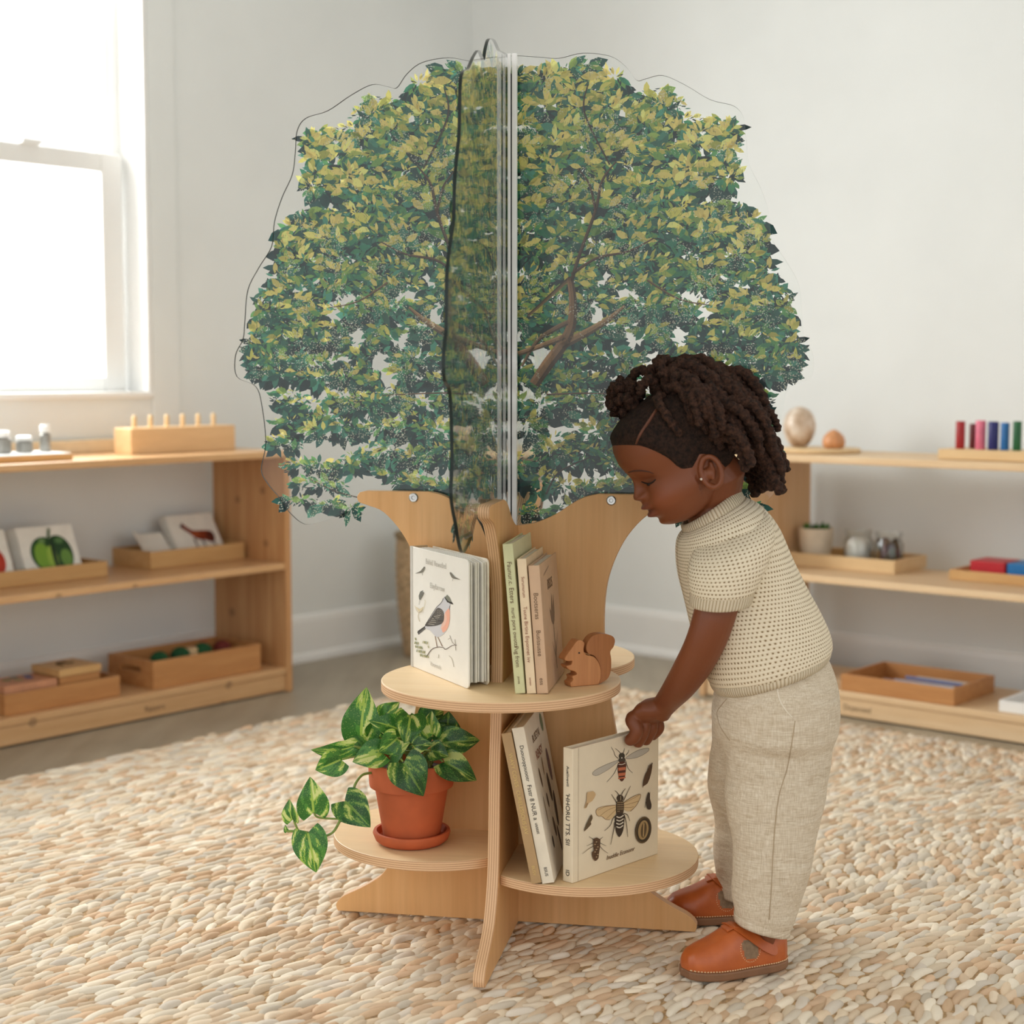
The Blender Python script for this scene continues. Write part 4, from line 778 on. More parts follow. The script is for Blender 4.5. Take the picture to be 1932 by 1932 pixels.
# ------------------------------------------------------------------ potted pothos
def leaf_mat():
    t = NT('variegated_leaf'); a = t.n('ShaderNodeVertexColor', layer_name='Col'); n = t.noise(t.coord('UV', (14, 14, 14)), 2.2, 5, .7)
    sp = t.math('GREATER_THAN', n, .60); col = t.mix(t.math('MULTIPLY', sp, .55), a.outputs[0], L4((176, 200, 110)))
    t.base(col); t.rough(.32); t.b.inputs['Specular IOR Level'].default_value = .45
    tr = t.n('ShaderNodeBsdfTranslucent'); t.l(col, tr.inputs[0]); mx = t.n('ShaderNodeMixShader'); mx.inputs[0].default_value = .28
    t.l(t.b.outputs[0], mx.inputs[1]); t.l(tr.outputs[0], mx.inputs[2]); t.l(mx.outputs[0], t.out.inputs[0]); return t.m
def plant():
    l = loc_on(777, 1587, up(ZL)); YP = l[1]
    s = tag(MB().lathe([(.044, 0), (.052, .001), (.058, .006), (.062, .016), (.0605, .020), (.056, .020), (.052, .010), (.044, .0075), (.002, .007)], 48).build('plant_saucer', M_terra, None, True, angle=.8), 'round terracotta saucer under the potted plant', 'saucer'); s.location = l
    r = thing('potted_plant', 'green and yellow variegated trailing plant in a terracotta pot on lower left shelf', 'plant', (l[0], l[1], l[2]+.0078))
    MB().lathe([(.040, 0), (.044, .001), (.0458, .006), (.0585, .083), (.0600, .084), (.0665, .0845), (.0672, .088), (.0685, .120), (.0670, .124), (.0635, .1245), (.0615, .121), (.0600, .106), (.002, .105)], 64).build('pot', M_terra, r, True, angle=.6)
    MB().lathe([(.0612, .1045), (.055, .109), (.035, .113), (.002, .114)], 32).build('soil', M_soil, r, True)
    W0 = np.array([l[0], l[1], l[2]+.0078]); ML = leaf_mat(); top = np.array([0, 0, .112])
    MS = plain('stem_green', (122, 140, 66), .5, .1, 60)
    def P(px, py, dy): return ony(px, py, YP+dy)-W0
    CY = np.array([0, 0, CAMH])-W0
    def leaf(b, t, wd, dark, fold=.25, tilt=0., pat=0, droop=.12):
        ax = t-b; Ln = np.linalg.norm(ax); ax = ax/Ln; view = CY-(b+t)/2; view /= np.linalg.norm(view)
        nr = view-ax*np.dot(view, ax); nr /= np.linalg.norm(nr); sd = np.cross(nr, ax)
        nr, sd = nr*math.cos(tilt)+sd*math.sin(tilt), sd*math.cos(tilt)-nr*math.sin(tilt)
        nu, nv = 34, 29; m = MB(); vs = []; uvs = []; cols = []
        sl = random.uniform(0, 40); pal = ((54, 108, 46), (78, 136, 58), (158, 188, 84), (206, 216, 138)) if not dark else ((38, 82, 40), (54, 104, 48), (108, 146, 64), (178, 194, 108))
        for i in range(nu):
            v = i/(nu-1)
            hw = .5*wd*(math.sin(math.pi*min(1, v*.93+.075)**.62))**.85*(1-.10*v) if v < 1 else 0
            for j in range(nv):
                u = -1+2*j/(nv-1); lob = -.14*Ln*(abs(u)**.7)*max(0, 1-v*3.2)*(1 if abs(u) < .98 else .95)
                along = v*Ln+lob+.06*Ln*(1-abs(u))*max(0, 1-v*6)
                zoff = fold*abs(u)*hw - droop*Ln*(v**2) + .10*Ln*math.sin(v*math.pi) + .012*hw*math.sin(9*v+4*u)
                vs.append(b+ax*along+sd*u*hw+nr*zoff); uvs.append((.5+u*hw/Ln+sl, v+sl*.37))
        for i in range(nu-1):
            for j in range(nv-1):
                u = -1+2*(j+.5)/(nv-1); v = (i+.5)/(nu-1); q = mnoise.noise(Vector((u*1.1+sl, (v*1.5-abs(u)*.9)*2.1+sl, pat)))+.45*mnoise.noise(Vector((u*4+sl, (v*2-abs(u)*1.4)*5, 3+sl)))
                k = 0 if q < -.12 else 1 if q < .18 else 2 if q < .36 else 3
                if abs(u) < .045: k = 2
                m.add([], [], ()); m.f.append([i*nv+j, i*nv+j+1, (i+1)*nv+j+1, (i+1)*nv+j]); m.c.append(pal[k]); m.mi.append(0)
        m.v = [tuple(map(float, p)) for p in vs]; m.uv = uvs
        o = m.build('leaf', ML, r, True); return o
    def stem(pts, rad=.0017): MB().tube(cr(pts, 6), rad, 8).build('stem', MS, r, True)
    # (base px, tip px, base depth, tip depth, width m, dark, tilt)
    LV = [((681, 1393), (690, 1297), .02, .03, .056, 0, .15), ((668, 1408), (584, 1420), -.02, -.01, .030, 0, .5), ((645, 1432), (594, 1454), -.03, -.03, .040, 0, .1), ((722, 1358), (752, 1324), .03, .03, .034, 0, .3), ((756, 1378), (697, 1358), -.02, -.03, .036, 0, -.3),
          ((724, 1420), (664, 1436), -.045, -.05, .042, 0, -.25), ((750, 1392), (716, 1420), -.05, -.06, .040, 0, .3), ((774, 1348), (765, 1402), -.03, -.055, .046, 0, .2), ((790, 1402), (776, 1345), 0, .01, .044, 1, .1), ((817, 1388), (812, 1341), -.03, -.02, .034, 0, .5),
          ((834, 1402), (905, 1396), -.03, -.03, .044, 1, .1), ((835, 1436), (900, 1472), -.045, -.05, .042, 1, .1), ((760, 1436), (799, 1502), -.07, -.085, .056, 1, 0), ((780, 1408), (815, 1403), -.06, -.07, .026, 1, .2), ((845, 1384), (846, 1343), .02, .02, .040, 1, .2),
          ((746, 1380), (728, 1346), .01, .01, .036, 1, .2), ((800, 1360), (838, 1342), .03, .04, .040, 1, 0), ((812, 1416), (846, 1426), -.05, -.06, .032, 1, .3), ((706, 1388), (722, 1350), .02, .02, .036, 0, -.3), ((735, 1428), (770, 1400), -.04, -.055, .034, 0, .4), ((690, 1416), (640, 1402), .0, .0, .034, 0, -.4), ((820, 1400), (868, 1372), .0, .0, .040, 1, .2)]
    for k, (b, t, db, dt, wd, dk, ti) in enumerate(LV):
        B_, T_ = P(*b, db), P(*t, dt); leaf(B_, T_, wd*1.16, dk, .22, ti, k*1.7)
        a = 2.4*k; root = top+np.array([.030*math.cos(a), .030*math.sin(a), 0])
        if k in (1, 2): root = top+np.array([-.045, -.02, .002])
        mid = (root*.45+B_*.55)+np.array([0, 0, .012]); stem([root, root+np.array([0, 0, .02]), mid, B_], .0016)
    # trailing vine
    V = [P(702, 1458, -.03), P(684, 1462, -.04), P(671, 1478, -.055), P(664, 1500, -.06), P(650, 1528, -.065), P(640, 1551, -.07), P(629, 1569, -.072), P(614, 1577, -.075), P(600, 1576, -.076), P(570, 1569, -.074), P(541, 1568, -.072)]
    MB().tube(cr(V, 6), .0021, 8).build('vine', MS, r, True)
    stem([P(640, 1545, -.07), P(616, 1544, -.07), P(598, 1541, -.07), P(592, 1532, -.07)]); stem([P(563, 1568, -.073), P(556, 1552, -.073), P(551, 1535, -.073)])
    leaf(P(592, 1536, -.072), P(585, 1466, -.07), .052, 0, .15, 0, 21, .05); leaf(P(648, 1509, -.07), P(699, 1560, -.085), .058, 1, .15, .1, 22.3, .1); leaf(P(580, 1568, -.08), P(597, 1648, -.085), .056, 0, .18, 0, 23.9, .1); leaf(P(552, 1549, -.073), P(545, 1508, -.07), .030, 0, .2, .5, 24.1, .05)
    leaf(P(541, 1570, -.072), P(538, 1556, -.072), .008, 0, .2, .2, 25, 0)
plant()
# ------------------------------------------------------------------ the child
YM = 2.405
def skin_mat():
    t = NT('skin'); a = t.n('ShaderNodeVertexColor', layer_name='Col'); v = t.coord('Object'); n = t.noise(v, 18, 3)
    col = t.mix(t.math('MULTIPLY', n, .16), a.outputs[0], L4((92, 46, 27))); t.base(col); t.rough(.46)
    t.b.inputs['Specular IOR Level'].default_value = .42; t.b.inputs['Subsurface Weight'].default_value = .12
    t.b.inputs['Subsurface Radius'].default_value = (.006, .0025, .0012); t.b.inputs['Subsurface Scale'].default_value = 1
    t.bump(t.noise(v, 420, 2), .12, .0006); return t.m
def person():
    root = thing('person', 'small child in cream knit sweater and linen trousers bending to lift the bee book', 'person', (.40, 2.45, 0)); R0 = np.array([.40, 2.45, 0])
    def P(x, y, Y=YM): return ony(x, y, Y)-R0
    # ---- head frame
    HO = P(1290, 845, 2.388); pit = math.radians(28); yaw = math.radians(9)
    f0 = np.array([-math.cos(pit), 0, -math.sin(pit)]); up = np.array([-math.sin(pit), 0, math.cos(pit)]); lf = np.array([0, -1., 0])
    fw = f0*math.cos(yaw)+lf*math.sin(yaw); sd = lf*math.cos(yaw)-f0*math.sin(yaw)
    def H(f, y, w_): return HO+fw*f+sd*y+up*w_
    def toH(p): q = np.asarray(p)-HO; return q@fw, q@sd, q@up
    T = [(-.0955, .050, .030, .012), (-.0925, .068, .012, .027), (-.084, .0805, -.008, .0385), (-.0728, .084, -.022, .047), (-.060, .0878, -.036, .0545), (-.050, .089, -.05, .0585), (-.042, .087, -.06, .061), (-.030, .0835, -.07, .0632), (-.020, .0835, -.077, .065), (-.007, .0865, -.084, .0672), (.0026, .0925, -.088, .069), (.0227, .0978, -.0925, .072), (.0422, .0965, -.0915, .072), (.0536, .0925, -.087, .069), (.066, .0825, -.077, .0615), (.077, .064, -.063, .0485), (.085, .040, -.046, .0315), (.0885, .012, -.018, .010)]
    Ta = np.array(T); ws = np.concatenate([np.linspace(-.0955, .07, 120), np.linspace(.0712, .0885, 26)])
    def sm(k):
        x = np.interp(ws, Ta[:, 0], Ta[:, k]); ker = np.array([1, 2, 3, 2, 1])/9.; xp = np.pad(x, 2, mode='edge'); return np.convolve(xp, ker, 'valid')
    FR, BK, HW = sm(1), sm(2), sm(3)
    g = lambda x, s: math.exp(-(x/s)**2)
    nz = [(-.045, 0, .008), (-.0395, .004, .0105), (-.0365, .0125, .0105), (-.0325, .019, .0098), (-.028, .0188, .0085), (-.021, .0138, .0072), (-.013, .0085, .0068), (-.005, .0040, .0068), (.004, .0, .007)]
    def face(f, y, w_):
        if f < .02: return f, y
        na = np.interp(w_, [q[0] for q in nz], [q[1] for q in nz]); ns = np.interp(w_, [q[0] for q in nz], [q[2] for q in nz]); d = na*math.exp(-abs(y/ns)**2.4)
        d += .0085*g(abs(y)-.0108, .0048)*g(w_+.0335, .0050)
        d += .0050*g(w_+.0420, .0040)*g(y, .012); d += .0108*g(w_+.0500, .0050)*math.exp(-abs(y/.0175)**3) + .0100*g(w_+.0645, .0054)*math.exp(-abs(y/.0152)**3) - .0042*g(w_+.0572, .0020)*math.exp(-abs(y/.0205)**4)
        d -= .0060*g(abs(y)-.031, .0125)*g(w_+.016, .0088); d += .0050*g(abs(y)-.0305, .0095)*g(w_+.0215, .0065); d -= .0022*g(abs(y)-.0305, .010)*g(w_+.0130, .0022)
        d += .0058*g(abs(y)-.036, .018)*g(w_+.046, .019) + .003*g(y, .014)*g(w_+.083, .008) - .003*g(y, .02)*g(w_+.0735, .0045) - .0022*g(abs(y)-.0215, .004)*g(w_+.0565, .005)
        k = min(1, (f-.02)/.03); yy = y+(.0045*g(abs(y)-.05, .02)*g(w_+.046, .022))*(1 if y > 0 else -1)
        return f+d*k, yy
    rings = []; n = 144
    for i, w_ in enumerate(ws):
        c = .5*(FR[i]+BK[i]) if w_ < -.06 else np.interp(w_, [-.06, -.03, .09], [.5*(FR[i]+BK[i]), .0, -.003]); q = []
        for k in range(n):
            a = 2*math.pi*k/n; ca, sa = math.cos(a), math.sin(a); e = .88 if ca > 0 else .96
            f = c+(abs(ca)**e)*((FR[i]-c) if ca > 0 else -(c-BK[i])); y = HW[i]*(1 if sa >= 0 else -1)*abs(sa)**.92
            f, y = face(f, y, w_); q.append(H(f, y, w_))
        rings.append(q)
    m = MB(); m.loft(rings)
    for s in (1, -1):    # ears
        ring = [H(-.003+.0140*math.cos(a)-.003*math.sin(a), s*(.0665+.006*(1-math.cos(a))*.8), -.043+.0225*math.sin(a)) for a in np.linspace(0, 2*math.pi, 29)]
        m.tube(ring, .0042, 8); m.ball(H(-.002, s*.0640, -.045), .010, n=8); m.tube([H(-.010, s*.066, -.030), H(-.008, s*.0695, -.043), H(-.001, s*.0695, -.055)], .0032, 8); m.ball(H(.006, s*.0665, -.0625), .0058, n=8); m.ball(H(.010, s*.065, -.044), (.0045), n=6)
    # neck and hidden torso
    sec = lambda pts: m.tube([p for p, r in pts], [r for p, r in pts], 24)
    sec([(H(-.012, 0, -.030), .046), (H(-.026, 0, -.062), .043), (P(1345, 945), .041), (P(1356, 985), .046), (P(1372, 1030), .06)])
    sec([(P(1362, 995), .045), (P(1385, 1050), .070), (P(1410, 1120), .074), (P(1435, 1200), .076), (P(1458, 1290), .078), (P(1462, 1370), .066), (P(1462, 1400), .04)])
    YN, YF = 2.335, 2.575
    for Yc, Yt, kx in ((YN, 2.372, 0), (YF, 2.455, -18)):
        sec([(P(1458+kx*.3, 1350, Yt), .048), (P(1462+kx, 1480, .5*(Yt+Yc)), .034), (P(1455+kx*1.6, 1600, Yc+(.012 if Yc < YM else -.01)), .029), (P(1440+kx*1.7, 1725-.0*kx, Yc+.010) if Yc < YM else P(1408, 1655, Yc), .018), ((P(1447, 1788, Yc+.014) if Yc < YM else P(1407, 1714, Yc)), .013)])
        b = P(1440, 1800, Yc+.01) if Yc < YM else P(1402, 1722, Yc); b[2] = .032; m.ball(b+np.array([-.036, -.004 if Yc < YM else 0, -.004]), (.050, .014, .012), n=10)
    # near arm and hand on the book
    arm = [((1392, 1040), 2.375, .032), ((1374, 1080), 2.338, .0335), ((1354, 1140), 2.315, .0315), ((1339, 1190), 2.315, .0300), ((1323, 1228), 2.328, .0284), ((1304, 1262), 2.352, .0268), ((1284, 1292), 2.385, .0240), ((1264, 1317), 2.420, .0200), ((1251, 1333), 2.436, .0182), ((1243, 1343), 2.445, .0192)]
    pts = cr([np.array([*P(*q, Y), r]) for q, Y, r in arm], 4); m.tube([p[:3] for p in pts], [p[3] for p in pts], 24)
    b0, b1 = onz(1081, 1667, ZR), onz(1241, 1611, ZR); e = (b1-b0)/np.linalg.norm(b1-b0); nn = np.array([e[1], -e[0], 0]); LB = np.linalg.norm(b1-b0)
    cov = lambda fr, d, z: b0-R0+e*(LB*fr)+nn*d+np.array([0, 0, z-ZR])
    wr = P(1250, 1334, 2.436); FRS = (.602, .694, .788, .874); kn = [cov(fr, .0125, zz) for fr, zz in zip(FRS, (.362, .3635, .3615, .357))]; kc = sum(kn)/4
    rg = []
    for t, wd, th in ((-.12, .0175, .0165), (.12, .023, .0178), (.4, .0315, .0185), (.7, .0350, .0172), (.95, .0340, .0140), (1.08, .030, .0095)):
        c = wr*(1-t)+kc*t+np.array([0, 0, .004*math.sin(math.pi*max(0, min(1, t)))]); ax = (kc-wr)/np.linalg.norm(kc-wr); wv = e*.9+np.array([.25, 0, -.12]); wv -= ax*np.dot(wv, ax); wv /= np.linalg.norm(wv); tv = np.cross(ax, wv)
        rg.append([c+wv*wd*math.cos(a)+tv*th*math.sin(a) for a in np.linspace(0, 2*math.pi, 25)[:-1]])
    m.loft(rg)
    for k, (fr, zt, r) in enumerate(zip(FRS, (.3215, .3150, .3150, .3195), (.0101, .0099, .0096, .0088))):
        K = kn[k]; path = [kc*.35+K*.65+np.array([0, 0, .004]), K, cov(fr, .0205, K[2]-.0135), cov(fr-.004, .0170, .336), cov(fr-.008, .0103, zt+.009), cov(fr-.009, .0092, zt+.003)]
        pp = cr([np.array([*p, q]) for p, q in zip(path, (r*1.15, r*1.18, r*1.04, r, r*.94, r*.72))], 4); m.tube([p[:3] for p in pp], [p[3] for p in pp], 14); m.ball(path[-2], r*.93, n=8)
    th = [cov(.90, .004, .368), cov(.91, -.007, .3615), cov(.91, -.021, .3525), cov(.90, -.0315, .338), cov(.90, -.0312, .3235)]
    pp = cr([np.array([*p, q]) for p, q in zip(th, (.0110, .0100, .0092, .0088, .0072))], 4); m.tube([p[:3] for p in pp], [p[3] for p in pp], 14)
    # far arm hangs on the hidden side
    m.tube([P(1390, 1040, 2.445), P(1385, 1100, 2.478), P(1396, 1190, 2.490), P(1408, 1270, 2.500), P(1404, 1330, 2.505)], [.038, .032, .028, .023, .018], 20); m.ball(P(1402, 1352, 2.505), (.018, .013, .03), n=10)
    for k in range(4): m.tube([P(1392+6*k, 1368, 2.505), P(1392+6*k, 1395-3*abs(k-1.5), 2.505), P(1390+6*k, 1408-3*abs(k-1.5), 2.503)], [.0075, .007, .005], 8)
    body = m.build('body', skin_mat(), root, True, colors=False); remesh(body, .0019, 2, .45)
    me = body.data; co = np.empty(len(me.vertices)*3); me.vertices.foreach_get('co', co); co = co.reshape(-1, 3)
    hf, hy, hw_ = toH(co); c = np.tile(slin((126, 70, 41)), (len(co), 1))
    def blend(mask, col): c[:] = c*(1-mask[:, None])+slin(col)*mask[:, None]
    G = lambda x, s: np.exp(-(x/s)**2)
    fm = 1/(1+np.exp(-(hf-.078)/.003)); lip = np.clip(G(hw_+.0497, .0050)+G(hw_+.0642, .0054), 0, 1)*G(hy, .0185)*fm; blend(np.clip(lip*1.05, 0, 1), (122, 64, 50)); blend(.75*G(hw_+.0572, .0014)*G(hy, .020)*fm, (72, 34, 27))
    blend(.5*G(np.abs(hy)-.04, .02)*G(hw_+.045, .02)*np.clip((hf-.03)/.03, 0, 1), (150, 78, 44))
    blend(.45*G(np.abs(hy)-.0305, .014)*G(hw_+.018, .010)*np.clip((hf-.05)/.02, 0, 1), (92, 48, 30))
    at = me.color_attributes.new('Col', 'FLOAT_COLOR', 'POINT'); at.data.foreach_set('color', np.concatenate([c, np.ones((len(c), 1))], 1).astype(np.float32).ravel())
    bvh = BVHTree.FromPolygons([Vector(p) for p in co], [list(p.vertices) for p in me.polygons])
    def hit(x, y, bv=bvh, lift=0.):
        d = Vector(ray(x, y)).normalized(); h = bv.ray_cast(Vector(_O-R0), d)
        return None if h[0] is None else np.array(h[0]-d*lift)
    def face_line(nm, pts, wd, mat, lift=.0006, mirror=True, grow=None):
        Q = [hit(x, y, lift=lift) for x, y in cr(pts, 5)]; Q = [q for q in Q if q is not None]
        if len(Q) < 3: return
        rr = [wd*(.35+.65*math.sin(math.pi*(.12+.8*i/(len(Q)-1)))) for i in range(len(Q))]; MB().tube(Q, rr, 8, flat=.7).build(nm, mat, root, True)
        if mirror: MB().tube([H(a, -b, c_) for a, b, c_ in [toH(q) for q in Q]], rr, 8, flat=.7).build(nm, mat, root, True)
    M_lash = plain('lash_black', (18, 11, 9), .5, .05); M_brow = plain('brow_brown', (74, 40, 26), .7, .1)
    face_line('upper_eyelashes', [(1210, 908.5), (1217, 911.5), (1224, 912.8), (1231, 910), (1237, 904.5)], .0019, M_lash, .0004)
    face_line('eyebrow', [(1186, 891.5), (1197, 888.5), (1210, 887.8), (1224, 889.8), (1234, 893.8)], .0021, M_brow, -.0010)
    for s in (1, -1):
        q = hit(1222.5, 914.5)
        if q is not None:
            a, b, c_ = toH(q); o = MB().ball((0, 0, 0), (.0028, .0062, .0024), n=8).build('eye', plain('eye_dark', (26, 16, 12), .12, .02), root, True); p = H(a-.0009, s*b, c_)
            o.location = p; o.rotation_euler = Matrix(((fw[0], sd[0]*s, up[0]), (fw[1], sd[1]*s, up[1]), (fw[2], sd[2]*s, up[2]))).to_euler() if s > 0 else Matrix(((fw[0], sd[0], up[0]), (fw[1], sd[1], up[1]), (fw[2], sd[2], up[2]))).to_euler()
    q = hit(1323, 904)
    if q is not None: MB().ball(q, .0021, n=8).build('earring', plain('earring_silver', (236, 226, 216), .15, .02, metal=.6), root, True)
    # ---- sweater
    def ell_ring(F, B, hw, Yc=YM, n=72, ex=.86):
        f, b = P(*F, Yc), P(*B, Yc); c = (f+b)/2; h = (f-b)/2; q = []
        for k in range(n):
            a = 2*math.pi*k/n; ca, sa = math.cos(a), math.sin(a)
            q.append(c+h*(1 if ca >= 0 else -1)*abs(ca)**ex+np.array([0, -1, 0])*hw*(1 if sa >= 0 else -1)*abs(sa)**ex)
        return q
    def knit(nm, rib=False):
        t = NT(nm); uv = t.n('ShaderNodeTexCoord').outputs['UV']; sp = t.n('ShaderNodeSeparateXYZ'); t.l(uv, sp.inputs[0]); U, V = sp.outputs[0], sp.outputs[1]
        if rib:
            x = t.math('FRACT', t.math('MULTIPLY', U, 1/.0048)); d = t.math('ABSOLUTE', t.math('SUBTRACT', x, .5)); h = t.math('SUBTRACT', .5, d)
            t.base(t.ramp(h, [(.02, (178, 156, 122)), (.30, (232, 218, 192))])); t.bump(h, .9, .004)
        else:
            row = t.math('FLOOR', t.math('MULTIPLY', V, 1/.0066)); x = t.math('SUBTRACT', t.math('FRACT', t.math('ADD', t.math('MULTIPLY', U, 1/.0062), t.math('MULTIPLY', row, .5))), .5); y = t.math('SUBTRACT', t.math('FRACT', t.math('MULTIPLY', V, 1/.0066)), .5)
            d = t.math('SQRT', t.math('ADD', t.math('MULTIPLY', x, x), t.math('MULTIPLY', t.math('MULTIPLY', y, y), 1.5)))
            nz_ = t.noise(t.coord('Object'), 60, 2); d2 = t.math('ADD', d, t.math('MULTIPLY', t.math('SUBTRACT', nz_, .5), .16))
            fine = t.math('SINE', t.math('MULTIPLY', V, 2*math.pi/.0033))
            t.base(t.ramp(d2, [(.12, (128, 104, 74)), (.23, (212, 194, 162)), (.34, (234, 221, 196))]))
            t.bump(t.math('ADD', t.math('MINIMUM', d2, .42), t.math('MULTIPLY', fine, .05)), .85, .003)
        t.rough(.9); t.b.inputs['Specular IOR Level'].default_value = .15; return t.m
    KN, RIB = knit('open_knit'), knit('rib_knit', True)
    def cloth(nm, rg, mat, thick=.003, vs=1.0):
        n = len(rg[0]); vacc = 0; mb = MB(); uvs = []; vs_ = []; fs = []
        per = max(sum(np.linalg.norm(r[(k+1) % n]-r[k]) for k in range(n)) for r in rg)
        for i, r in enumerate(rg):
            if i: vacc += float(np.mean([np.linalg.norm(r[k]-rg[i-1][k]) for k in range(n)]))
            for k in range(n+1): vs_.append(r[k % n]); uvs.append((per*k/n+.001, vacc+.001))
        for i in range(len(rg)-1):
            for k in range(n): fs.append((i*(n+1)+k, i*(n+1)+k+1, (i+1)*(n+1)+k+1, (i+1)*(n+1)+k))
        mb.add(vs_, fs, uvs=uvs); o = mb.build(nm, mat, root, True)
        s = o.modifiers.new('t', 'SOLIDIFY'); s.thickness = thick; s.offset = 0; return o
    def dens(rg, k=5):
        out = []; arr = [np.array(r) for r in rg]
        for i in range(len(arr)-1):
            a, b, c_, d = arr[max(i-1, 0)], arr[i], arr[i+1], arr[min(i+2, len(arr)-1)]
            for j in range(k): t = j/k; out.append(.5*((2*b)+(-a+c_)*t+(2*a-5*b+4*c_-d)*t*t+(-a+3*b-3*c_+d)*t**3))
        out.append(arr[-1]); return out
    torso = [((1290, 1004), (1402, 938), .060), ((1281, 1018), (1432, 955), .082), ((1279, 1045), (1466, 996), .094), ((1282, 1085), (1496, 1058), .0985), ((1291, 1130), (1521, 1108), .101), ((1303, 1180), (1544, 1150), .104), ((1318, 1232), (1560, 1188), .109), ((1333, 1276), (1564, 1212), .111), ((1342, 1290), (1561, 1222), .109)]
    tr = dens([ell_ring(*q) for q in torso], 6); wob = lambda p, i: p+np.array([0, -1, 0])*.0
    for i, r in enumerate(tr):
        for k in range(len(r)):
            d = mnoise.noise(Vector(r[k]*11)+Vector((3, 1, 0)))*.004*min(1, i/8); v_ = r[k]-np.mean(r, 0); r[k] = r[k]+v_/np.linalg.norm(v_)*d
    sw = cloth('sweater', tr, KN)
    def sub(nm, rg, mat): o = cloth(nm, rg, mat); o.parent = sw; o.matrix_parent_inverse = Matrix.Identity(4); return o
    sub('collar_rib', dens([ell_ring((1290, 1003), (1402, 937), .060), ell_ring((1287, 994), (1396, 926), .0535), ell_ring((1289, 990), (1390, 920), .047), ell_ring((1294, 994), (1386, 926), .045)], 4), RIB)
    sub('hem_rib', dens([ell_ring((1341, 1288), (1562, 1220), .1095), ell_ring((1344, 1297), (1560, 1229), .110), ell_ring((1350, 1303), (1554, 1236), .105), ell_ring((1356, 1298), (1548, 1232), .101)], 4), RIB)
    def sleeve(sgn):
        S = [((1388, 980), 2.378, .044, .018, 36), ((1387, 1000), 2.352, .058, .036, 30), ((1383, 1030), 2.328, .0635, .0460, 22), ((1374, 1066), 2.316, .0590, .0475, 14), ((1367, 1096), 2.311, .0515, .0450, 8), ((1363, 1117), 2.310, .0455, .0425, 4)]
        rg = []
        for (q, Y, a, b, tilt) in S:
            Y = Y if sgn > 0 else 2*YM-Y; c = P(*q, Y); t_ = math.radians(tilt); u_ = np.array([-math.cos(t_), 0, -math.sin(t_)*.6]); v_ = np.array([0, -1, -.15*sgn])
            rg.append([c+u_*a*math.cos(x)+v_*b*math.sin(x) for x in np.linspace(0, 2*math.pi, 57)[:-1]])
        sub('sleeve', dens(rg, 5), KN); l0 = rg[-1]; c0 = np.mean(l0, 0); dn = P(1359, 1138, 2.309 if sgn > 0 else 2*YM-2.309)-c0
        sub('cuff_rib', dens([[p for p in l0], [c0+dn*.5+(p-c0)*.985 for p in l0], [c0+dn+(p-c0)*.95 for p in l0], [c0+dn*.9+(p-c0)*.84 for p in l0]], 4), RIB)
    sleeve(1); sleeve(-1)
    # ---- trousers
    tm = MB()
    pel = [((1352, 1290), (1552, 1226), .099), ((1349, 1312), (1570, 1258), .109), ((1345, 1335), (1579, 1300), .115), ((1344, 1365), (1581, 1345), .117), ((1350, 1395), (1576, 1385), .110), ((1372, 1425), (1560, 1420), .07)]
    tm.loft(dens([ell_ring(*q, n=56, ex=.92) for q in pel], 4))
    near = [((1354, 1350), (1578, 1345), 2.385, .066), ((1366, 1400), (1573, 1392), 2.370, .066), ((1373, 1450), (1564, 1445), 2.362, .063), ((1369, 1500), (1557, 1500), 2.356, .060), ((1371, 1545), (1547, 1548), 2.351, .057), ((1384, 1595), (1538, 1600), 2.347, .053), ((1381, 1645), (1524, 1652), 2.345, .049), ((1384, 1694), (1508, 1709), 2.345, .044), ((1387, 1735), (1488, 1762), 2.347, .038)]
    far = [((1345, 1340), (1560, 1335), 2.435, .064), ((1342, 1400), (1545, 1395), 2.465, .066), ((1338, 1450), (1525, 1445), 2.488, .062), ((1336, 1490), (1505, 1490), 2.508, .058), ((1345, 1540), (1490, 1540), 2.530, .054), ((1345, 1590), (1475, 1590), 2.548, .050), ((1350, 1640), (1462, 1645), 2.565, .046), ((1355, 1684), (1448, 1700), 2.572, .040)]
    for L in (near, far): tm.loft(dens([ell_ring(F, B, hw, Y, 48, .92) for F, B, Y, hw in L], 5))
    def linen():
        t = NT('linen'); v = t.coord('Object'); a = t.noise(t.coord('Object', (900, 900, 60)), 1, 2); b = t.noise(t.coord('Object', (60, 60, 900)), 1, 2); f = t.math('ADD', t.math('MULTIPLY', a, .5), t.math('MULTIPLY', b, .5))
        t.base(t.ramp(f, [(.34, (190, 172, 146)), (.52, (214, 200, 178)), (.66, (230, 220, 202))])); t.rough(.9); t.b.inputs['Specular IOR Level'].default_value = .12
        wr_ = t.noise(t.coord('Object', (9, 9, 22)), 1, 3, .5, .6); t.bump(t.math('ADD', t.math('MULTIPLY', wr_, 1.), t.math('MULTIPLY', f, .05)), .8, .016); return t.m
    tr_ = tm.build('trousers', linen(), root, True); remesh(tr_, .0045, 5, .5)
    me = tr_.data; co = np.empty(len(me.vertices)*3); me.vertices.foreach_get('co', co); tc = co.reshape(-1, 3)
    for i, p in enumerate(tc):
        d = mnoise.noise(Vector((p[0]*9, p[1]*9, p[2]*20)))*.0035+mnoise.noise(Vector((p[0]*22+5, p[1]*22, p[2]*30)))*.0014; v_ = np.array([p[0]-.02, p[1]-(-.09 if p[1] < 0 else .09), 0]); tc[i] = p+v_/(np.linalg.norm(v_)+1e-6)*d
    me.vertices.foreach_set('co', tc.ravel()); me.update()
    tb = BVHTree.FromPolygons([Vector(p) for p in tc], [list(p.vertices) for p in me.polygons])
    M_seam = plain('seam_thread', (176, 156, 128), .9, .04); M_pipe = plain('pocket_piping', (234, 224, 206), .9, .03)
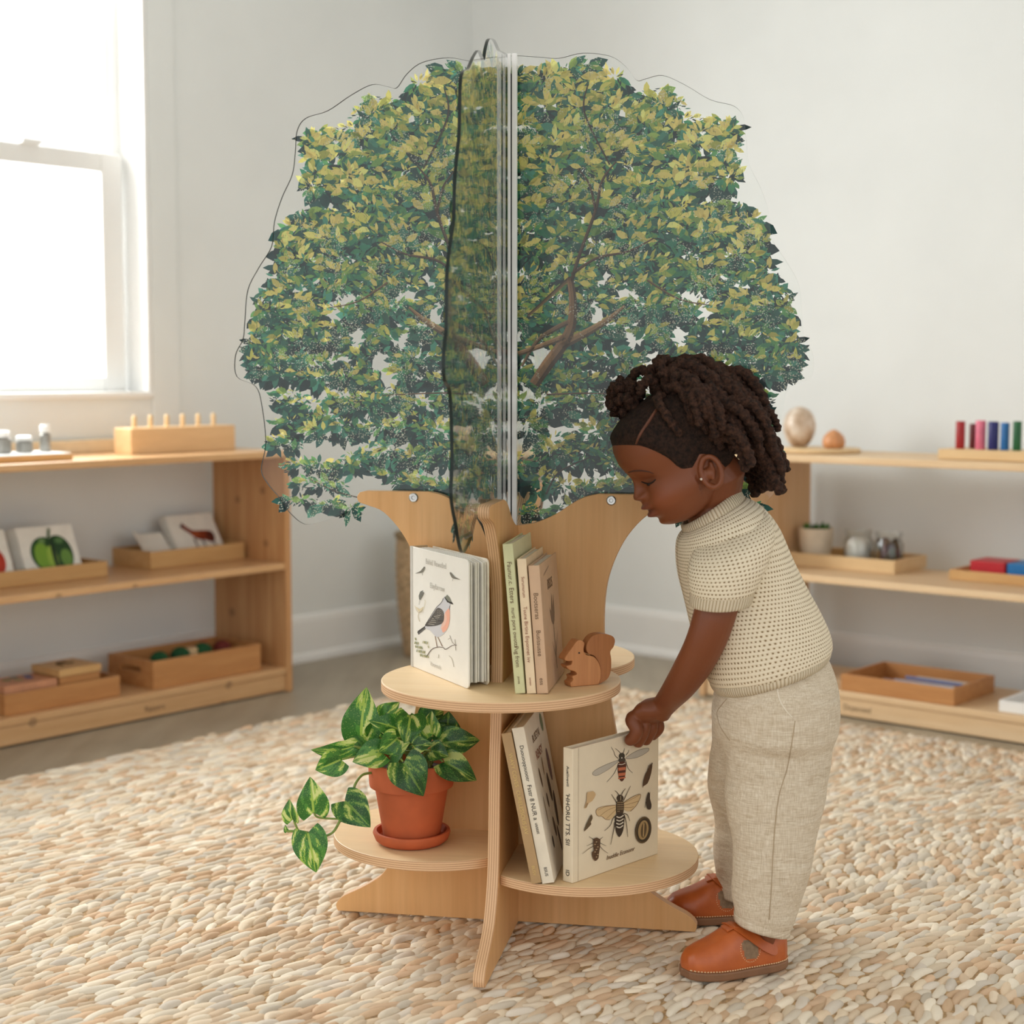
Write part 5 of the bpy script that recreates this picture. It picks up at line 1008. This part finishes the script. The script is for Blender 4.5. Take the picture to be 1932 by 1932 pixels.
    def seam(nm, pts, mat, rad):
        Q = [hit(x, y, tb) for x, y in cr(pts, 8)]; Q = [q for q in Q if q is not None]
        if len(Q) > 2: MB().tube(Q, rad, 6).build(nm, mat, tr_, True)
    seam('side_seam', [(1500, 1360), (1494, 1400), (1485, 1450), (1470, 1500), (1462, 1560), (1458, 1620), (1455, 1680), (1451, 1735)], M_seam, .0008)
    seam('pocket_piping', [(1468, 1288), (1467, 1305), (1473, 1325), (1484, 1342), (1495, 1354)], M_pipe, .0011)
    seam('fly_seam', [(1372, 1318), (1360, 1332), (1353, 1345), (1358, 1368), (1368, 1385), (1377, 1397)], M_seam, .0008)
    hems = lambda L: dens([ell_ring((L[-1][0][0]-1, L[-1][0][1]-14), (L[-1][1][0]+2, L[-1][1][1]-15), L[-1][3]+.002, L[-1][2], 48, .92), ell_ring((L[-1][0][0]-1, L[-1][0][1]+1), (L[-1][1][0]+1, L[-1][1][1]+1), L[-1][3]+.0012, L[-1][2], 48, .92)], 3)
    for L in (near, far): o = cloth('hem', hems(L), tr_.data.materials[0], .0016); o.parent = tr_
    # ---- shoes
    LEA = NT('tan_leather'); LEA.base(LEA.ramp(LEA.noise(LEA.coord('Object'), 40, 4), [(.3, (172, 84, 36)), (.7, (190, 98, 44))])); LEA.rough(.38); LEA.bump(LEA.noise(LEA.coord('Object'), 700, 2), .12, .0005); LEA = LEA.m
    M_sole = plain('gum_sole', (128, 90, 62), .6, .06); M_sock = plain('taupe_sock', (132, 108, 84), .9, .08, 200, bump=.4, bscale=500); M_st = plain('cream_stitch', (228, 192, 148), .8, .03)
    def shoe(heel, ang):
        r = bpy.data.objects.new('shoe', None); COL.objects.link(r); r.parent = root; r.location = Vector(heel)-Vector(R0); r.rotation_euler = (0, 0, ang); r['label'] = 'tan leather strap shoe'
        Ls = .172; hwt = [(0, .0008), (.02, .015), (.07, .0245), (.15, .0305), (.27, .0340), (.4, .0330), (.55, .0295), (.7, .0285), (.83, .0280), (.93, .0230), (.98, .0140), (1, .004)]
        ht = [(0, .0006), (.012, .011), (.03, .019), (.08, .027), (.17, .0335), (.28, .041), (.38, .051), (.46, .0565), (.55, .055), (.7, .0480), (.85, .0455), (.95, .0440), (1, .038)]
        hw = lambda u: float(np.interp(u, [q[0] for q in hwt], [q[1] for q in hwt])); hh = lambda u: float(np.interp(u, [q[0] for q in ht], [q[1] for q in ht]))
        bend = lambda u: .006*math.sin(math.pi*u)-.004*u
        S = lambda u, a, o=0.: np.array([Ls*(1-u), bend(u)+(hw(u)+o)*(1 if math.cos(a) >= 0 else -1)*abs(math.cos(a))**.62, .0135+(hh(u)+o)*abs(math.sin(a))**.85])
        us = np.concatenate([np.linspace(0, .1, 10), np.linspace(.115, .9, 50), np.linspace(.91, 1, 10)]); nA = 48; mb = MB(); vs_ = [S(u, math.pi*k/nA) for u in us for k in range(nA+1)]; fs = []
        mb.v = [tuple(p) for p in vs_]; mb.uv = [(0, 0)]*len(vs_)
        for i in range(len(us)-1):
            for k in range(nA):
                u = .5*(us[i]+us[i+1]); a = (k+.5)/nA; s_ = min(a, 1-a)*2   # s_: 0 at the sole, 1 on top
                cut = abs((u-.560)/.088)**2.6+abs((s_-.31)/.20)**2.6 < 1 and u-.12*(.31-s_) > .49 or (u > .60 and s_ > .84)
                mb.f.append([i*(nA+1)+k, i*(nA+1)+k+1, (i+1)*(nA+1)+k+1, (i+1)*(nA+1)+k]); mb.c.append((255, 255, 255)); mb.mi.append(1 if cut else 0)
        up_ = mb.build('upper', [LEA, M_sock], r, True)
        out = [(Ls*(1-u), bend(u)+hw(u)+.0032) for u in us]+[(Ls*(1-u), bend(u)-hw(u)-.0032) for u in us[::-1]]; cx = np.mean(out, 0)
        out2 = [tuple(p) for p in out]; out2[0:0] = [(Ls+.0032, 0)]; out2.insert(len(us)+1, (-.0032, -.004))
        MB().prism(out2, 0, .0135, 'XY').build('sole', M_sole, r, bevel=.003)
        def strip(nm, c0, wd, off_, mat, k=26):
            P_ = cr(c0, k//(len(c0)-1)); mb = MB(); rg = []
            for i, (u, a) in enumerate(P_):
                du, da = (P_[min(i+1, len(P_)-1)]-P_[max(i-1, 0)]); p = S(u, math.pi*a, off_); t_ = S(u+du*.1, math.pi*(a+da*.1), off_)-p; t_ /= np.linalg.norm(t_)+1e-9; n_ = S(u, math.pi*a, off_+.004)-p; n_ /= np.linalg.norm(n_); b_ = np.cross(n_, t_); w2 = wd*(1 if i < len(P_)-3 else (.92, .75, .45)[i-len(P_)+3])
                rg.append([p-b_*w2/2, p+b_*w2/2, p+b_*w2/2+n_*.0016, p-b_*w2/2+n_*.0016])
            mb.loft(rg); return mb.build(nm, mat, r, True, angle=.6)
        st_ = strip('strap', [(.450, .62), (.475, .47), (.535, .345), (.63, .24), (.74, .155), (.83, .105)], .0155, .0014, LEA); strip('tongue_tab', [(.385, .5), (.43, .5), (.475, .5), (.50, .5)], .026, .0010, LEA)
        mb = MB()
        for sg in (0, 1):
            for u in np.linspace(.03, .98, 40):
                a = math.pi*(.035 if sg else .965); p, q = S(u, a, .0022), S(min(1, u+.013), a, .0022); p[2] = q[2] = .0152; mb.tube([p, q],   .0009, 5)
        mb.build('welt_stitching', M_st, r)
        mb = MB()
        for k in range(22):
            an = math.pi*(-.15+1.3*k/21); u, s_ = .560+.098*math.cos(an+math.pi)*1.0, .31-.235*math.sin(an); a = s_/2; p, q = S(u, math.pi*a, .0004), S(u+.006, math.pi*a, .0004); mb.tube([p, q], .0007, 5)
        mb.build('cutout_stitching', M_st, r)
    shoe((.417, 2.372, 0), math.pi+.30); shoe((.4235, 2.578, 0), math.pi+.02)
    # ---- hair: cropped cap, one front puff, rope twists falling from the crown
    def hair_mat(nm='hair', lo=(22, 14, 11), hi=(58, 38, 28)):
        t = NT(nm); v = t.coord('Object'); n = t.noise(v, 150, 4, .7); t.base(t.ramp(n, [(.35, lo), (.65, hi)])); t.rough(.75); t.b.inputs['Specular IOR Level'].default_value = .25
        t.bump(t.math('ADD', n, t.noise(v, 500, 2)), 1.0, .003); return t.m
    HM = hair_mat(); TWM = hair_mat('hair_twist', (24, 15, 12), (82, 54, 40)); hb = MB(); hl = [(-.10, -.068), (-.075, -.066), (-.05, -.064), (-.035, -.056), (-.024, -.038), (-.004, -.014), (.006, -.018), (.02, -.026), (.033, -.019), (.043, .005), (.064, .034), (.08, .046), (.10, .057)]
    hl = [tuple(q) for q in cr(hl, 6)]
    rg = []
    for i in range(0, len(ws), 1):
        w_ = ws[i]; q = []
        if w_ < -.072: continue
        c = np.interp(w_, [-.06, -.03, .09], [.5*(FR[i]+BK[i]), .0, -.003])
        for k in range(n):
            a = 2*math.pi*k/n; ca, sa = math.cos(a), math.sin(a); e_ = .88 if ca > 0 else .96
            f = c+(abs(ca)**e_)*((FR[i]-c) if ca > 0 else -(c-BK[i])); y = HW[i]*(1 if sa >= 0 else -1)*abs(sa)**.92
            edge = np.interp(f, [z[0] for z in hl], [z[1] for z in hl]); t_ = max(-1, min(1, (w_-edge)/.012)); o = .0042*t_ if t_ > 0 else .006*t_
            part = max(0, 1-abs((f-.052)*.55+(w_-.068)*.0+(y-.016)*-.9)/.0045)*(1 if (f > -.0 and w_ > .048 and y > 0) else 0); o -= 0*part
            ff, yy = f*(1+o/.085), y*(1+o/.07); q.append(H(ff, yy, w_+(.8*o if w_ > .06 else 0)))
        rg.append(q)
    hb.loft(rg); hair = hb.build('hair', HM, root, True)
    hv = BVHTree.FromPolygons([v.co.copy() for v in hair.data.vertices], [list(p.vertices) for p in hair.data.polygons])
    Q = [hit(x, y, hv, .0004) for x, y in cr([(1200, 838), (1207, 822), (1221, 800), (1236, 778), (1248, 760)], 6)]; Q = [q for q in Q if q is not None]
    if len(Q) > 2: MB().tube(Q, [.0030*(.5+.5*min(1, i/6)) for i in range(len(Q))], 8, flat=.5).build('parting', plain('scalp', (96, 54, 34), .6, .1, 200), hair, True)
    C0 = H(-.002, 0, .0); ax = (.100, .079, .094)
    def pushout(p, k=1.0):
        f, y, w_ = toH(p); w2 = w_-.002; s_ = math.sqrt((f/ax[0])**2+(y/ax[1])**2+(max(w2, -.06)/ax[2])**2)/k
        return p if s_ >= 1 else H(f/s_, y/s_, w2/s_+.002)
    R = random.Random(3)
    def rope(path, r0, parent):
        P_ = cr(path, 9); mb = MB(); rgs = []; m_ = len(P_); ph = R.uniform(0, 6); T0 = P_[1]-P_[0]; nr = np.cross(T0, [0, .3, 1.]); nr /= np.linalg.norm(nr); nn_ = 12
        for i, p in enumerate(P_):
            t_ = P_[min(i+1, m_-1)]-P_[max(i-1, 0)]; t_ = t_/(np.linalg.norm(t_)+1e-9); nr = nr-t_*np.dot(nr, t_); nr /= np.linalg.norm(nr); bn = np.cross(t_, nr); g_ = (1-.25*i/m_)*(1 if i < m_-4 else (.95, .85, .65, .35)[i-m_+4])*(.7 if i == 0 else 1)
            rgs.append([p+(nr*math.cos(a)+bn*math.sin(a))*r0*g_*(1+.20*math.sin(2*a+i*.95+ph)+.13*mnoise.noise(Vector(p*210)+Vector((a, ph, 0)))) for a in [2*math.pi*k/nn_ for k in range(nn_)]])
        if isinstance(parent, MB): return parent.loft(rgs)
        mb.loft(rgs); return mb.build('hair_twist', TWM, parent, True)
    # twists one can pick out, traced over the near side of the head
    def over(pts, d):
        out = []
        for x, y, dd in pts:
            q = hit(x, y); base = q if q is not None else P(x, y, 2.40); v_ = base-C0; out.append(base+v_/np.linalg.norm(v_)*(d+dd))
        return out
    for pts, rr in (([(1252, 752, 0), (1246, 765, .006), (1258, 785, .004), (1272, 806, .002), (1286, 824, 0)], .0072), ([(1262, 745, .004), (1280, 748, .010), (1294, 766, .008), (1302, 788, .004), (1306, 806, 0)], .0078), ([(1262, 728, .008), (1290, 712, .020), (1318, 722, .020), (1334, 752, .014), (1345, 785, .008), (1352, 818, .004)], .0085), ([(1320, 722, .016), (1348, 726, .022), (1366, 745, .020), (1374, 768, .016)], .0085),
                    ([(1290, 740, .008), (1308, 752, .012), (1322, 790, .008), (1328, 822, .004)], .0078), ([(1345, 770, .012), (1362, 795, .014), (1368, 825, .010), (1366, 850, .006)], .008), ([(1330, 800, .004), (1345, 830, .006), (1352, 848, .004)], .0075)):
        rope(over(pts, .006), rr, hair)
    down = np.array([.18, 0, -1.]); down /= np.linalg.norm(down)
    BACK = MB()
    for k in range(140):
        f = R.uniform(-.092, .0); y = R.uniform(-.066, .068); w_ = .094*math.sqrt(max(.05, 1-(f/.1)**2-(y/.08)**2))
        if f < -.035 and k % 2: f = R.uniform(-.09, -.03); w_ = R.uniform(-.015, .07); y = .076*math.sqrt(max(.03, 1-(f/.096)**2-(w_/.1)**2))*(1 if R.random() < .68 else -1)*R.uniform(.55, 1)
        p = H(f, y, w_); v_ = p-C0; v_ /= np.linalg.norm(v_); L = R.uniform(.055, .112) if f < 0 else R.uniform(.035, .07); d = v_*1.0+np.array([R.uniform(.0, .5), R.uniform(-.45, .45), R.uniform(-.1, .4)]); path = [p-v_*.006]; st_ = L/6
        if k >= 112: f = R.uniform(-.096, -.066); w_ = R.uniform(-.04, .02); y = .07*math.sqrt(max(.02, 1-(f/.1)**2))*R.uniform(-1, 1.2); p = H(f, y, w_); v_ = (p-C0)/np.linalg.norm(p-C0); L = R.uniform(.075, .105); st_ = L/6; d = v_*.7+down; path = [p-v_*.006]
        for i in range(6):
            d = d/np.linalg.norm(d); p = pushout(p+d*st_, 1.10+.16*R.random()); path.append(p); d = d*.62+down*(.40+.13*i)+np.array([.07, 0, 0])+np.array([R.uniform(-.2, .2), R.uniform(-.2, .2), 0])
        rope(path, R.uniform(.0072, .0098), BACK if 22 <= k < 74 else hair)
    BACK.build('twist_mass', TWM, hair, True)['kind'] = 'stuff'
    def puff(c, rx, ry, rz, nb, parent):
        pm = MB()
        for k in range(nb):
            z = 1-2*(k+.5)/nb; a = k*2.39996; q = math.sqrt(1-z*z); dv = np.array([q*math.cos(a), q*math.sin(a), z]); p0 = c+dv*np.array([rx, ry, rz])*.35; p2 = c+dv*np.array([rx, ry, rz])*R.uniform(.9, 1.12); tn = np.cross(dv, [R.uniform(-1, 1), R.uniform(-1, 1), R.uniform(-1, 1)])*.010
            rope([p0, p0*.45+p2*.55+tn, p2, p2+tn*.9-dv*.006], R.uniform(.0072, .0095), pm)
        pm.build('hair_puff', TWM, parent, True)['kind'] = 'stuff'
    puff(P(1181, 752, 2.40), .024, .030, .030, 34, hair); puff(P(1292, 708, 2.398), .040, .046, .024, 46, hair)
person()
